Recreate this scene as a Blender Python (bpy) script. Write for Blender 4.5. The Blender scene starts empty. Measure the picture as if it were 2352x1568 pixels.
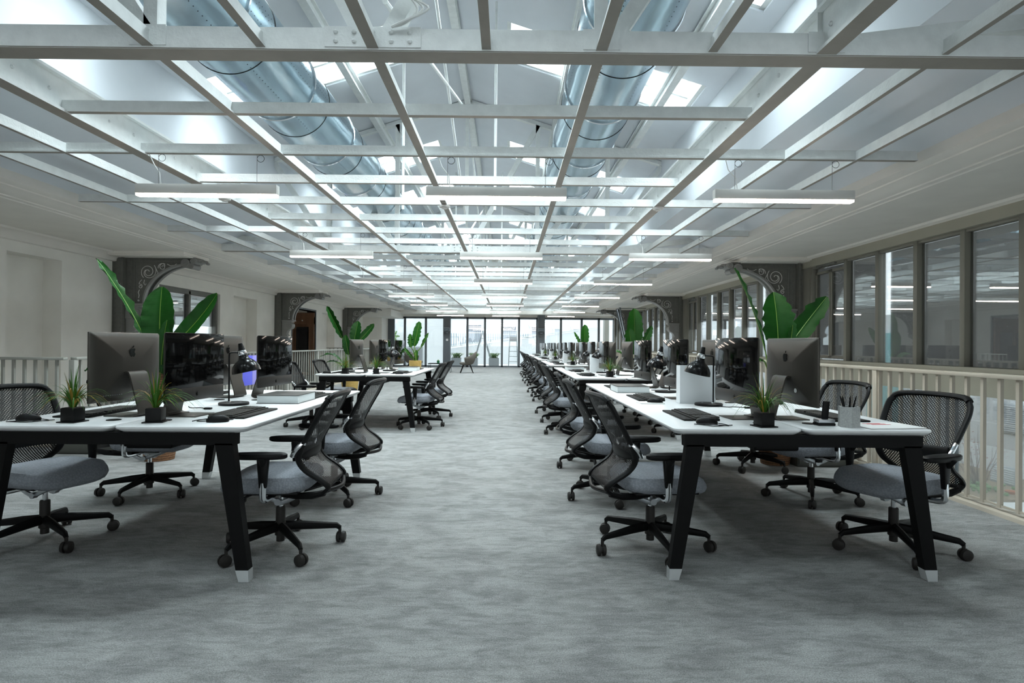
import bpy, bmesh, math, random
from mathutils import Vector, Matrix
random.seed(7)
SC = bpy.context.scene
COL = SC.collection
PI = math.pi

# ---------------------------------------------------------------- camera, sky, exposure
CAMH = 1.146
cam_d = bpy.data.cameras.new('camera'); cam = bpy.data.objects.new('camera', cam_d); COL.objects.link(cam)
cam_d.sensor_width = 36; cam_d.lens = 1345 / 2352 * 36; cam_d.clip_start = .05; cam_d.clip_end = 300
cam.matrix_world = (Matrix.Translation((0, 0, CAMH)) @ Matrix.Rotation(-.0067, 4, 'Z') @ Matrix.Rotation(PI / 2 + .0045, 4, 'X')
                    @ Matrix.Rotation(.0080, 4, 'Z'))
SC.camera = cam
w = bpy.data.worlds.new('world'); SC.world = w; w.use_nodes = True
wn = w.node_tree; bg = wn.nodes['Background']
bg.inputs[0].default_value = (.88, .95, 1.0, 1); bg.inputs[1].default_value = 2.5
SC.view_settings.view_transform = 'Standard'; SC.view_settings.look = 'None'
SC.view_settings.exposure = 0.28; SC.view_settings.gamma = 1.0; SC.view_settings.use_curve_mapping = False
cy = SC.cycles
cy.max_bounces = 10; cy.diffuse_bounces = 5; cy.glossy_bounces = 4; cy.transmission_bounces = 4; cy.transparent_max_bounces = 24
cy.sample_clamp_indirect = 6; cy.use_denoising = True; cy.caustics_reflective = False; cy.caustics_refractive = False

# ---------------------------------------------------------------- materials
def nt(m): return m.node_tree.nodes, m.node_tree.links
def mat(name, col, rough=.5, metal=0., noise=0., nscale=30., bump=0., bscale=200., emit=None, es=0., coat=0., stretch=None, spec=None, detail=4):
    m = bpy.data.materials.new(name); m.use_nodes = True
    N, L = nt(m); b = N['Principled BSDF']
    b.inputs['Base Color'].default_value = (*col, 1); b.inputs['Roughness'].default_value = rough; b.inputs['Metallic'].default_value = metal
    if spec is not None: b.inputs['Specular IOR Level'].default_value = spec
    if coat: b.inputs['Coat Weight'].default_value = coat
    if emit: b.inputs['Emission Color'].default_value = (*emit, 1); b.inputs['Emission Strength'].default_value = es
    if noise or bump:
        tc = N.new('ShaderNodeTexCoord'); mp = N.new('ShaderNodeMapping'); L.new(tc.outputs['Object'], mp.inputs[0])
        if stretch: mp.inputs['Scale'].default_value = stretch
    if noise:
        n = N.new('ShaderNodeTexNoise'); n.inputs['Scale'].default_value = nscale; n.inputs['Detail'].default_value = detail; L.new(mp.outputs[0], n.inputs[0])
        r = N.new('ShaderNodeMapRange'); r.inputs[1].default_value = .3; r.inputs[2].default_value = .7
        r.inputs[3].default_value = 1 - noise; r.inputs[4].default_value = 1 + noise; L.new(n.outputs[0], r.inputs[0])
        x = N.new('ShaderNodeMix'); x.data_type = 'RGBA'; x.blend_type = 'MULTIPLY'; x.inputs[0].default_value = 1
        x.inputs[6].default_value = (*col, 1); L.new(r.outputs[0], x.inputs[7]); L.new(x.outputs[2], b.inputs['Base Color'])
    if bump:
        n2 = N.new('ShaderNodeTexNoise'); n2.inputs['Scale'].default_value = bscale; L.new(mp.outputs[0], n2.inputs[0])
        bp = N.new('ShaderNodeBump'); bp.inputs['Strength'].default_value = bump; bp.inputs['Distance'].default_value = .01
        L.new(n2.outputs[0], bp.inputs['Height']); L.new(bp.outputs[0], b.inputs['Normal'])
    return m

def glass_mat(name, tint=(.93, .97, .97), refl=.10):
    m = bpy.data.materials.new(name); m.use_nodes = True; N, L = nt(m)
    N.remove(N['Principled BSDF']); out = N['Material Output']
    t = N.new('ShaderNodeBsdfTransparent'); t.inputs[0].default_value = (*tint, 1)
    g = N.new('ShaderNodeBsdfGlossy'); g.inputs['Roughness'].default_value = .01
    lw = N.new('ShaderNodeLayerWeight'); lw.inputs[0].default_value = .25
    mr = N.new('ShaderNodeMapRange'); mr.inputs[3].default_value = refl * .5; mr.inputs[4].default_value = .75
    L.new(lw.outputs['Fresnel'], mr.inputs[0])
    mx = N.new('ShaderNodeMixShader'); L.new(mr.outputs[0], mx.inputs[0]); L.new(t.outputs[0], mx.inputs[1]); L.new(g.outputs[0], mx.inputs[2])
    L.new(mx.outputs[0], out.inputs[0]); return m

def carpet_mat():
    m = bpy.data.materials.new('carpet'); m.use_nodes = True; N, L = nt(m); b = N['Principled BSDF']
    b.inputs['Roughness'].default_value = .92; b.inputs['Specular IOR Level'].default_value = .15
    tc = N.new('ShaderNodeTexCoord')
    def noise(scale, sc, det, rough=.6, dist=0.):
        mp = N.new('ShaderNodeMapping'); mp.inputs['Scale'].default_value = sc; L.new(tc.outputs['Object'], mp.inputs[0])
        n = N.new('ShaderNodeTexNoise'); n.inputs['Scale'].default_value = scale; n.inputs['Detail'].default_value = det
        n.inputs['Roughness'].default_value = rough; n.inputs['Distortion'].default_value = dist; L.new(mp.outputs[0], n.inputs[0]); return n
    a = noise(3.4, (1, 1.8, 1), 12, .72, .5); f = noise(15, (.5, 2.0, 1), 9, .76, .7); g = noise(190, (1, 1, 1), 4, .8)
    def mr(n, lo, hi, a0, a1):
        r = N.new('ShaderNodeMapRange'); r.inputs[1].default_value = a0; r.inputs[2].default_value = a1; r.inputs[3].default_value = lo; r.inputs[4].default_value = hi
        L.new(n.outputs[0], r.inputs[0]); return r
    ra, rf, rg = mr(a, .80, 1.12, .40, .58), mr(f, .83, 1.08, .40, .54), mr(g, .52, 1.42, .34, .66)
    m1 = N.new('ShaderNodeMath'); m1.operation = 'MULTIPLY'; L.new(ra.outputs[0], m1.inputs[0]); L.new(rf.outputs[0], m1.inputs[1])
    m2 = N.new('ShaderNodeMath'); m2.operation = 'MULTIPLY'; L.new(m1.outputs[0], m2.inputs[0]); L.new(rg.outputs[0], m2.inputs[1])
    x = N.new('ShaderNodeMix'); x.data_type = 'RGBA'; x.blend_type = 'MULTIPLY'; x.inputs[0].default_value = 1
    x.inputs[6].default_value = (.245, .246, .240, 1); L.new(m2.outputs[0], x.inputs[7]); L.new(x.outputs[2], b.inputs['Base Color'])
    bp = N.new('ShaderNodeBump'); bp.inputs['Strength'].default_value = .5; bp.inputs['Distance'].default_value = .006
    L.new(g.outputs[0], bp.inputs['Height']); L.new(bp.outputs[0], b.inputs['Normal'])
    return m

def blind_mat():
    m = bpy.data.materials.new('roller_blind'); m.use_nodes = True; N, L = nt(m); b = N['Principled BSDF']; out = N['Material Output']
    b.inputs['Base Color'].default_value = (.72, .70, .69, 1); b.inputs['Roughness'].default_value = .9
    t = N.new('ShaderNodeBsdfTranslucent'); t.inputs[0].default_value = (.5, .49, .49, 1); mx = N.new('ShaderNodeMixShader'); mx.inputs[0].default_value = .5
    L.new(b.outputs[0], mx.inputs[1]); L.new(t.outputs[0], mx.inputs[2]); L.new(mx.outputs[0], out.inputs[0]); return m
def net_mat():   # woven chair net: strands with open holes between them, laid out on the sheet's UVs
    m = bpy.data.materials.new('chair_net'); m.use_nodes = True; N, L = nt(m); b = N['Principled BSDF']; out = N['Material Output']
    b.inputs['Base Color'].default_value = (.008, .008, .008, 1); b.inputs['Roughness'].default_value = .5; b.inputs['Specular IOR Level'].default_value = .2
    tc = N.new('ShaderNodeTexCoord'); sep = N.new('ShaderNodeSeparateXYZ'); L.new(tc.outputs['UV'], sep.inputs[0])
    def M(op, a, c=None):
        n = N.new('ShaderNodeMath'); n.operation = op
        for i, v in enumerate((a, c)):
            if v is None: continue
            if isinstance(v, (int, float)): n.inputs[i].default_value = v
            else: L.new(v, n.inputs[i])
        return n.outputs[0]
    u, v = sep.outputs[0], sep.outputs[1]
    s1 = M('SINE', M('MULTIPLY', M('ADD', u, v), 2 * PI * 62)); s2 = M('SINE', M('MULTIPLY', M('SUBTRACT', u, v), 2 * PI * 62))
    hole = M('GREATER_THAN', M('ADD', s1, s2), .72)
    t = N.new('ShaderNodeBsdfTransparent'); mx = N.new('ShaderNodeMixShader')
    L.new(hole, mx.inputs[0]); L.new(b.outputs[0], mx.inputs[1]); L.new(t.outputs[0], mx.inputs[2]); L.new(mx.outputs[0], out.inputs[0])
    return m

def seat_mat():
    m = mat('seat_fabric', (.20, .215, .235), .85, bump=0); N, L = nt(m); b = N['Principled BSDF']
    tc = N.new('ShaderNodeTexCoord'); v = N.new('ShaderNodeTexVoronoi'); v.inputs['Scale'].default_value = 95; L.new(tc.outputs['Object'], v.inputs[0])
    cr = N.new('ShaderNodeValToRGB'); cr.color_ramp.elements[0].color = (.27, .29, .32, 1); cr.color_ramp.elements[1].color = (.205, .22, .245, 1)
    cr.color_ramp.elements[0].position = .15; cr.color_ramp.elements[1].position = .75
    L.new(v.outputs[0], cr.inputs[0]); L.new(cr.outputs[0], b.inputs['Base Color'])
    bp = N.new('ShaderNodeBump'); bp.invert = True; bp.inputs['Strength'].default_value = .5; bp.inputs['Distance'].default_value = .004
    L.new(v.outputs[0], bp.inputs['Height']); L.new(bp.outputs[0], b.inputs['Normal']); return m

def leaf_mat(name, c1, c2, scale=60):
    m = mat(name, c1, .38, spec=.28); N, L = nt(m); b = N['Principled BSDF']
    tc = N.new('ShaderNodeTexCoord'); wv = N.new('ShaderNodeTexWave'); wv.inputs['Scale'].default_value = scale; wv.inputs['Distortion'].default_value = 1.2
    wv.bands_direction = 'Y'; L.new(tc.outputs['UV'], wv.inputs[0])
    cr = N.new('ShaderNodeValToRGB'); cr.color_ramp.elements[0].color = (*c1, 1); cr.color_ramp.elements[1].color = (*c2, 1)
    L.new(wv.outputs[0], cr.inputs[0]); L.new(cr.outputs[0], b.inputs['Base Color'])
    bp = N.new('ShaderNodeBump'); bp.inputs['Strength'].default_value = .2; bp.inputs['Distance'].default_value = .003
    L.new(wv.outputs[0], bp.inputs['Height']); L.new(bp.outputs[0], b.inputs['Normal']); return m

def basket_mat(name, c1, c2):
    m = mat(name, c1, .75); N, L = nt(m); b = N['Principled BSDF']
    tc = N.new('ShaderNodeTexCoord'); wv = N.new('ShaderNodeTexWave'); wv.inputs['Scale'].default_value = 14; wv.inputs['Distortion'].default_value = 3
    wv.inputs['Detail Scale'].default_value = 6; wv.bands_direction = 'Z'; L.new(tc.outputs['Object'], wv.inputs[0])
    cr = N.new('ShaderNodeValToRGB'); cr.color_ramp.elements[0].color = (*c1, 1); cr.color_ramp.elements[1].color = (*c2, 1)
    L.new(wv.outputs[0], cr.inputs[0]); L.new(cr.outputs[0], b.inputs['Base Color'])
    bp = N.new('ShaderNodeBump'); bp.inputs['Strength'].default_value = .8; L.new(wv.outputs[0], bp.inputs['Height']); L.new(bp.outputs[0], b.inputs['Normal']); return m

def duct_mat():
    m = mat('galvanised_steel', (.42, .50, .56), .26, 1.0); N, L = nt(m); b = N['Principled BSDF']
    tc = N.new('ShaderNodeTexCoord'); mp = N.new('ShaderNodeMapping'); mp.inputs['Scale'].default_value = (1.3, .35, 1.3); L.new(tc.outputs['Object'], mp.inputs[0])
    n = N.new('ShaderNodeTexNoise'); n.inputs['Scale'].default_value = 1.6; n.inputs['Detail'].default_value = 3; L.new(mp.outputs[0], n.inputs[0])
    bp = N.new('ShaderNodeBump'); bp.inputs['Strength'].default_value = .35; bp.inputs['Distance'].default_value = .10
    L.new(n.outputs[0], bp.inputs['Height']); L.new(bp.outputs[0], b.inputs['Normal'])
    cr = N.new('ShaderNodeValToRGB'); cr.color_ramp.elements[0].color = (.20, .28, .33, 1); cr.color_ramp.elements[1].color = (.34, .44, .50, 1)
    L.new(n.outputs[0], cr.inputs[0]); L.new(cr.outputs[0], b.inputs['Base Color']); return m

MT = dict(
    carpet=carpet_mat(), net=net_mat(), seat=seat_mat(), duct=duct_mat(),
    plaster=mat('plaster', (.80, .77, .72), .9, noise=.03, nscale=3),
    roof=mat('roof_plaster', (.70, .73, .77), .9, noise=.03, nscale=2),
    wall=mat('wall_plaster', (.82, .80, .75), .9, noise=.04, nscale=2.5),
    taupe=mat('taupe_flange_soffit', (.27, .245, .215), .6, noise=.06, nscale=9),
    steel=mat('white_painted_steel', (.72, .74, .73), .55, noise=.06, nscale=12, bump=.25, bscale=60),
    iron=mat('grey_painted_iron', (.135, .136, .122), .55, noise=.1, nscale=20),
    ironlite=mat('grey_iron_scroll', (.27, .27, .26), .5),
    cut=mat('pale_cutout_light', (.72, .72, .70), .7),  # pale colour stands in for light showing through the brackets' scroll cut-outs
    olive=mat('olive_grey_frame', (.22, .212, .18), .5),
    sill=mat('beige_panel', (.36, .345, .28), .6, noise=.03, nscale=2),
    rail=mat('beige_rail', (.46, .41, .335), .5),
    railshade=mat('shaded_beige_rail', (.30, .30, .27), .5),  # the beige rail again, darker and greyer with the stairwell's shade in its colour
    frame=mat('slate_frame', (.10, .115, .125), .5),
    glass=glass_mat('window_glass'), glass2=glass_mat('facade_glass', (.94, .97, .97), .14),
    blind=blind_mat(),
    white=mat('white_laminate', (.80, .81, .81), .32),
    edge=mat('white_edge', (.70, .72, .73), .4),
    black=mat('black_steel', (.004, .004, .004), .5, spec=.12),
    plastic=mat('black_plastic', (.005, .005, .005), .45, spec=.16),
    rubber=mat('grey_caster', (.022, .020, .018), .5, spec=.25),
    gloss=mat('black_gloss', (.003, .003, .003), .2, spec=.28),
    chrome=mat('chrome', (.72, .74, .76), .16, 1.0),
    alu=mat('aluminium', (.42, .44, .46), .35, .85),
    foot=mat('clear_foot', (.62, .64, .64), .15, .4),
    mac=mat('dark_grey_metal', (.055, .050, .042), .42, .6),
    macl=mat('grey_metal_chin', (.030, .028, .025), .42, .4),
    screen=mat('dark_screen_glass', (.003, .003, .003), .06, spec=.13),
    logo=mat('black_logo', (.004, .004, .004), .15),
    key=mat('keyboard_keys', (.022, .021, .018), .5, spec=.25),
    kbd=mat('keyboard_body', (.008, .008, .007), .6, bump=.2, bscale=300, spec=.15),
    paper=mat('paper', (.78, .78, .76), .8), page=mat('book_pages', (.62, .66, .66), .8, stretch=(1, 1, 120), noise=.12, nscale=8),
    cover=mat('dark_book_cover', (.05, .047, .043), .5, noise=.5, nscale=25),
    card=mat('white_card', (.74, .77, .78), .6),
    concrete=mat('concrete', (.34, .35, .34), .8, noise=.15, nscale=120, bump=.3),
    leaf=leaf_mat('banana_leaf', (.002, .040, .002), (.005, .058, .003), 26), leafl=leaf_mat('bright_leaf', (.007, .075, .004), (.016, .115, .006), 26),
    rib=mat('leaf_midrib', (.10, .20, .02), .5),
    grassl=mat('grass_blade', (.035, .115, .008), .5, spec=.25), grassy=mat('yellow_grass_blade', (.24, .16, .02), .5, spec=.25),
    soil=mat('soil', (.03, .02, .015), .9),
    basket=basket_mat('brown_weave', (.10, .045, .02), (.26, .13, .06)), basketl=basket_mat('yellow_weave', (.35, .22, .05), (.60, .42, .14)),
    wire=mat('steel_wire', (.25, .25, .25), .4, .6), wirew=mat('white_cable', (.75, .75, .73), .5),
    copper=mat('copper_glint', (.35, .07, .02), .3, .6),
    red=mat('red_print', (.55, .04, .06), .6), blue=mat('blue_panel', (.13, .14, .80), .5), lilac=mat('lilac_panel', (.36, .33, .82), .5),
    led=mat('led_diffuser', (.9, .9, .9), .5, emit=(1, .84, .72), es=27.),
    lamph=mat('light_housing', (.62, .61, .58), .5),
    wood=mat('brown_wood', (.16, .075, .035), .45, noise=.25, nscale=6, stretch=(1, 1, .15)), dark=mat('black_glass', (.004, .004, .005), .1),
    felt=mat('taupe_felt', (.115, .105, .09), .95), green=mat('green_cup', (.01, .13, .05), .3),
    ext=mat('white_render', (.76, .77, .79), .9, noise=.03, nscale=.8), extg=mat('grey_rock', (.60, .62, .66), .9, noise=.25, nscale=1.2),
    pave=mat('pale_paving', (.70, .70, .69), .9), fence=mat('grey_fence', (.40, .46, .52), .6), winbar=mat('dark_bars', (.27, .27, .31), .6),
    planter=mat('light_grey_planter', (.48, .50, .53), .7), bush=mat('bush', (.16, .27, .10), .8, noise=.4, nscale=30),
    gravel=mat('earth', (.24, .17, .11), .95, noise=.5, nscale=14), twig=mat('twig', (.12, .06, .05), .8), redleaf=mat('red_leaf', (.28, .02, .03), .6),
    cab=mat('dark_slatted_metal', (.07, .072, .062), .5), teal=mat('pale_teal_render', (.30, .52, .55), .7),
    void=mat('lower_floor', (.42, .43, .43), .8), switch=mat('switch_plate', (.75, .75, .73), .5),
    orange=mat('terracotta', (.45, .12, .03), .7),
)

# ---------------------------------------------------------------- mesh helpers
class MB:
    def __init__(s): s.bm = bmesh.new(); s.uv = None
    def box(s, x0, x1, y0, y1, z0, z1, bev=0., seg=2, M=None, taper=None):
        r = bmesh.ops.create_cube(s.bm, size=1)['verts']
        for v in r:
            fx = fy = 1.
            if taper and v.co.z < 0: fx, fy = taper
            v.co = Vector(((x0 + x1) / 2 + v.co.x * (x1 - x0) * fx, (y0 + y1) / 2 + v.co.y * (y1 - y0) * fy, (z0 + z1) / 2 + v.co.z * (z1 - z0)))
        if bev:
            e = list({e for v in r for e in v.link_edges})
            r = list({v for f in bmesh.ops.bevel(s.bm, geom=e, offset=bev, segments=seg, profile=.5, affect='EDGES')['faces'] for v in f.verts} | {v for v in r if v.is_valid})
        if M is not None: bmesh.ops.transform(s.bm, matrix=M, verts=[v for v in r if v.is_valid])
        return s
    def ring(s, c, ax, u, r, n, ru=1., rv=1.):
        vv = ax.cross(u)
        return [s.bm.verts.new(c + (u * math.cos(2 * PI * i / n) * ru + vv * math.sin(2 * PI * i / n) * rv) * r) for i in range(n)]
    def bridge(s, a, b, closed=True):
        n = len(a)
        for i in range(n if closed else n - 1): s.bm.faces.new((a[i], a[(i + 1) % n], b[(i + 1) % n], b[i]))
    def tube(s, pts, r, n=8, caps=True, flat=1., up=None):
        pts = [Vector(p) for p in pts]; k = len(pts); rs = r if isinstance(r, (list, tuple)) else [r] * k
        prev = None; u = None
        for i, p in enumerate(pts):
            d = (pts[min(i + 1, k - 1)] - pts[max(i - 1, 0)]).normalized()
            if u is None:
                h = Vector(up) if up else (Vector((0, 0, 1)) if abs(d.z) < .9 else Vector((1, 0, 0)))
                u = (h - d * h.dot(d)).normalized()
            else: u = (u - d * u.dot(d)).normalized()
            q = s.ring(p, d, u, rs[i], n, 1, flat)
            if prev: s.bridge(prev, q)
            elif caps: s.bm.faces.new(q[::-1])
            prev = q
        if caps: s.bm.faces.new(prev)
        return s
    def cyl(s, p0, p1, r0, r1=None, n=16): return s.tube([p0, p1], [r0, r0 if r1 is None else r1], n)
    def lathe(s, prof, c=(0, 0, 0), n=24, M=None, ru=1., rv=1.):
        c = Vector(c); prev = None; allv = []
        for r, z in prof:
            if r < 1e-6: q = [s.bm.verts.new(c + Vector((0, 0, z)))]
            else: q = [s.bm.verts.new(c + Vector((r * ru * math.cos(2 * PI * i / n), r * rv * math.sin(2 * PI * i / n), z))) for i in range(n)]
            allv += q
            if prev:
                if len(prev) == 1 and len(q) > 1:
                    for i in range(n): s.bm.faces.new((prev[0], q[(i + 1) % n], q[i]))
                elif len(q) == 1 and len(prev) > 1:
                    for i in range(n): s.bm.faces.new((prev[i], prev[(i + 1) % n], q[0]))
                elif len(q) > 1: s.bridge(prev, q)
            prev = q
        if M is not None: bmesh.ops.transform(s.bm, matrix=M, verts=allv)
        return s
    def prism(s, pts, d0, d1, plane='XZ', M=None):   # outline in a plane, given real thickness
        f = {'XZ': lambda a, b, d: (a, d, b), 'XY': lambda a, b, d: (a, b, d), 'YZ': lambda a, b, d: (d, a, b)}[plane]
        A = [s.bm.verts.new(f(a, b, d0)) for a, b in pts]; B = [s.bm.verts.new(f(a, b, d1)) for a, b in pts]
        s.bm.faces.new(A); s.bm.faces.new(B[::-1]); s.bridge(A, B)
        if M is not None: bmesh.ops.transform(s.bm, matrix=M, verts=A + B)
        return s
    def hexa(s, P):
        v = [s.bm.verts.new(p) for p in P]
        for f in ((0, 1, 2, 3), (7, 6, 5, 4), (0, 4, 5, 1), (1, 5, 6, 2), (2, 6, 7, 3), (3, 7, 4, 0)): s.bm.faces.new([v[i] for i in f])
        return s
    def strip(s, rows, closed=False, uv=False):
        R = [[s.bm.verts.new(p) for p in r] for r in rows]
        lay = s.bm.loops.layers.uv.verify() if uv else None
        for i in range(len(R) - 1):
            for j in range(len(R[0]) - 1):
                f = s.bm.faces.new((R[i][j], R[i][j + 1], R[i + 1][j + 1], R[i + 1][j]))
                if uv:
                    for l, (a, b) in zip(f.loops, ((i, j), (i, j + 1), (i + 1, j + 1), (i + 1, j))):
                        l[lay].uv = uv(a, b) if callable(uv) else (b / (len(R[0]) - 1), a / (len(R) - 1))
        return s
    def sphere(s, c, r, sx=1, sy=1, sz=1, n=12):
        q = bmesh.ops.create_uvsphere(s.bm, u_segments=n, v_segments=max(4, n // 2), radius=r)['verts']
        for v in q: v.co = Vector((v.co.x * sx + c[0], v.co.y * sy + c[1], v.co.z * sz + c[2]))
        return s
    def build(s, name, m, parent=None, smooth=True, fix=True):
        if fix: bmesh.ops.recalc_face_normals(s.bm, faces=s.bm.faces)
        me = bpy.data.meshes.new(name); s.bm.to_mesh(me); s.bm.free()
        me.materials.append(MT[m] if isinstance(m, str) else m)
        if smooth:
            me.polygons.foreach_set('use_smooth', [True] * len(me.polygons)); me.set_sharp_from_angle(angle=math.radians(38))
        o = bpy.data.objects.new(name, me); COL.objects.link(o)
        if parent: o.parent = parent
        return o

def flange(o):   # down-facing faces along the grid's bottom take the darker taupe material
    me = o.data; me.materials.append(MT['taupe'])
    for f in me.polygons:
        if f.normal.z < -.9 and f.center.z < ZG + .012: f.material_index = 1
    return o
def thing(name, label, cat, loc=(0, 0, 0), rz=0., group=None):
    o = bpy.data.objects.new(name, None); o.empty_display_size = .1; COL.objects.link(o); o.location = loc; o.rotation_euler = (0, 0, rz)
    return tag(o, label, cat, group)
def tag(o, label, cat, group=None):
    o['label'] = label; o['category'] = cat
    if group: o['group'] = group
    return o
def struct(o): o['kind'] = 'structure'; return o
def swrap(name, loc=(0, 0, 0), rz=0.):
    o = bpy.data.objects.new(name, None); COL.objects.link(o); o.location = loc; o.rotation_euler = (0, 0, rz); return struct(o)
KIDS = {}
def kids(o):
    return [c for c in bpy.data.objects if c.parent == o]
def copytree(o, parent=None, cache={}):
    c = o.copy(); COL.objects.link(c)
    if parent: c.parent = parent
    if o.name not in cache: cache[o.name] = kids(o)
    for ch in cache[o.name]: copytree(ch, c)
    return c
class Proto:   # the first use places the built thing itself, later uses place copies of it
    def __init__(s, o): s.o = o; s.used = False; s.k = None
    def put(s, loc, rz, label, group=None, scale=None):
        o = copytree(s.o) if s.used else s.o; s.used = True
        o.location = loc; o.rotation_euler = (0, 0, rz); o['label'] = label
        if group: o['group'] = group
        if scale: o.scale = (scale,) * 3
        return o
def catmull(P, n=6):
    P = [Vector(p) for p in P]; out = []
    for i in range(len(P) - 1):
        a, b, c, d = P[max(i - 1, 0)], P[i], P[i + 1], P[min(i + 2, len(P) - 1)]
        for k in range(n):
            t = k / n; out.append(.5 * ((2 * b) + (c - a) * t + (2 * a - 5 * b + 4 * c - d) * t * t + (3 * b - a - 3 * c + d) * t ** 3))
    out.append(P[-1]); return out
# ================================================================ the shell
XC = -.72; YB, YF = -5.0, 29.1           # hall axis, back wall, glazed far wall
WL, WR = -6.85, 5.25                        # wall with niches, window wall
RX, LX, LY0, LY1 = 3.36, -4.72, 6.35, 22.0   # balustrade lines
ZG = 2.746                                # underside of the steel grid
TR = [-3.8, 3.245, 10.29, 17.335, 24.38]  # trusses
BAY = 7.045 / 8
ZS = 2.66                                 # soffit

b = MB()
b.box(LX, RX, YB, YF, -.3, 0); b.box(WL, LX, YB, LY0, -.3, 0); b.box(WL, LX, LY1, YF, -.3, 0)
struct(b.build('floor', 'carpet'))
b = MB(); b.box(RX - .02, RX + .10, YB, YF, -.30, .03, .006); b.box(WL, LX + .0, LY0 - .02, LY0 + .08, -.30, .03, .006)
b.box(LX - .1, LX + .02, LY0, LY1, -.3, .03, .006)
struct(b.build('trim_1', 'rail'))
b = MB(); b.box(RX + .1, WR + .3, YB, YF, -2.9, -2.8); b.box(WL - .3, LX - .1, LY0, LY1, -2.9, -2.8); struct(b.build('floor', 'void'))
b = MB(); b.box(LX - .1, LX + .1, LY0, LY1, -2.8, -.3); b.box(WL, LX, LY0, LY0 + .15, -2.8, -.3); b.box(WL, LX, LY1 - .1, LY1, -2.8, -.3)
b.box(RX, RX + .1, YB, YF, -2.8, -.3); struct(b.build('wall_below', 'wall'))

# wall with niches, a window and the lift lobby opening
def wall_with(openings, x0, x1, z0, z1, name, m):
    b = MB(); y = YB
    for (a, c, zb, zt, dep) in openings:
        b.box(x0, x1, y, a, z0, z1); b.box(x0, x1, a, c, zt, z1)
        if zb > z0: b.box(x0, x1, a, c, z0, zb)
        if dep: b.box(x0 - dep - .05, x0 - dep, a - .05, c + .05, z0, zt + .05); b.box(x0 - dep, x0 + .001, a - .05, a, z0, zt); b.box(x0 - dep, x0 + .001, c, c + .05, z0, zt); b.box(x0 - dep, x0 + .001, a, c, zt, zt + .05)
        y = c
    b.box(x0, x1, y, YF, z0, z1)
    return struct(b.build(name, m, smooth=False))
wall_with([(3.5, 5.0, -2.8, 2.35, .02), (8.03, 9.02, -2.8, 2.37, .02), (11.53, 13.96, .9, 2.27, 0), (14.65, 16.0, -2.8, 2.3, .02), (18.6, 20.85, 0, 2.25, 1.5), (21.6, 23.15, -2.8, 2.25, .02)],
          WL - .27, WL, -2.9, 3.0, 'wall_left', 'wall')
b = MB(); b.box(WL - 1.9, WL - .0, 18.6, 20.85, -.2, 0); struct(b.build('floor', 'void'))
# lift door
d = swrap('door_1', (WL - .72, 20.81, 0))
b = MB(); b.box(-.70, .70, -.05, .02, 2.02, 2.2); b.box(-.70, -.58, -.06, .02, 0, 2.05); b.box(.58, .70, -.06, .02, 0, 2.05); b.box(-.70, .70, -.07, .02, 1.80, 2.02); b.build('door_frame', 'wood', d)
for x in (-.29, .29):
    l = MB().box(x - .285, x + .285, -.04, 0, 0, 1.80, .004).build('door_leaf', 'wood', d)
    MB().box(x - .22, x + .22, -.05, -.03, .1, 1.70, .004).build('glass_panel', 'dark', l)
MB().cyl((.30, -.07, 1.92), (.30, -.10, 1.92), .025).build('indicator_lamp', 'chrome', d)
b = MB(); b.box(WL - .3, WL + .01, 18.53, 18.6, 0, 2.25); b.box(WL - .3, WL + .01, 20.85, 20.92, 0, 2.25); b.box(WL - .3, WL + .01, 18.53, 20.92, 2.25, 2.30); struct(b.build('trim_2', 'frame'))
# window in that wall
wdw = swrap('window_1', (WL - .12, 12.745, 0))
b = MB()
for y in (-1.18, 0, 1.18): b.box(-.04, .06, y - .04, y + .04, .9, 2.24, .004)
b.box(-.04, .06, -1.2, 1.2, 2.17, 2.27); b.box(-.04, .06, -1.2, 1.2, .9, .97); b.build('window_frame', 'iron', wdw)
for y in (-.59, .59):
    MB().box(-.005, .005, y - .56, y + .56, .97, 2.15).build('pane', 'glass2', wdw)
    MB().box(-.05, -.04, y - .57, y + .57, 1.5, 2.17).build('roller_blind', 'blind', wdw)

# back wall behind the camera with its openings, end walls above the far glazing
b = MB(); b.box(WL, WR, YB - .3, YB, -2.9, .9); b.box(WL, WR, YB - .3, YB, 2.5, 5.8)
for x0, x1 in ((WL, -5.6), (-3.6, -2.9), (1.5, 2.2), (4.4, WR)): b.box(x0, x1, YB - .3, YB, .9, 2.5)
struct(b.build('wall_back', 'wall'))
b = MB(); b.box(WL, WR, YF - .05, YF + .3, 2.46, 5.8); b.box(WL, -6.0, YF, YF + .3, -2.9, 2.7); b.box(WL, -5.95, 27.6, YF, 0, ZS)
b.box(WL, -5.2, 26.0, YF, 2.35, ZS); b.box(WL, WR, 28.1, YF, ZS - .08, ZG + .15)
struct(b.build('wall_far', 'wall'))

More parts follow.
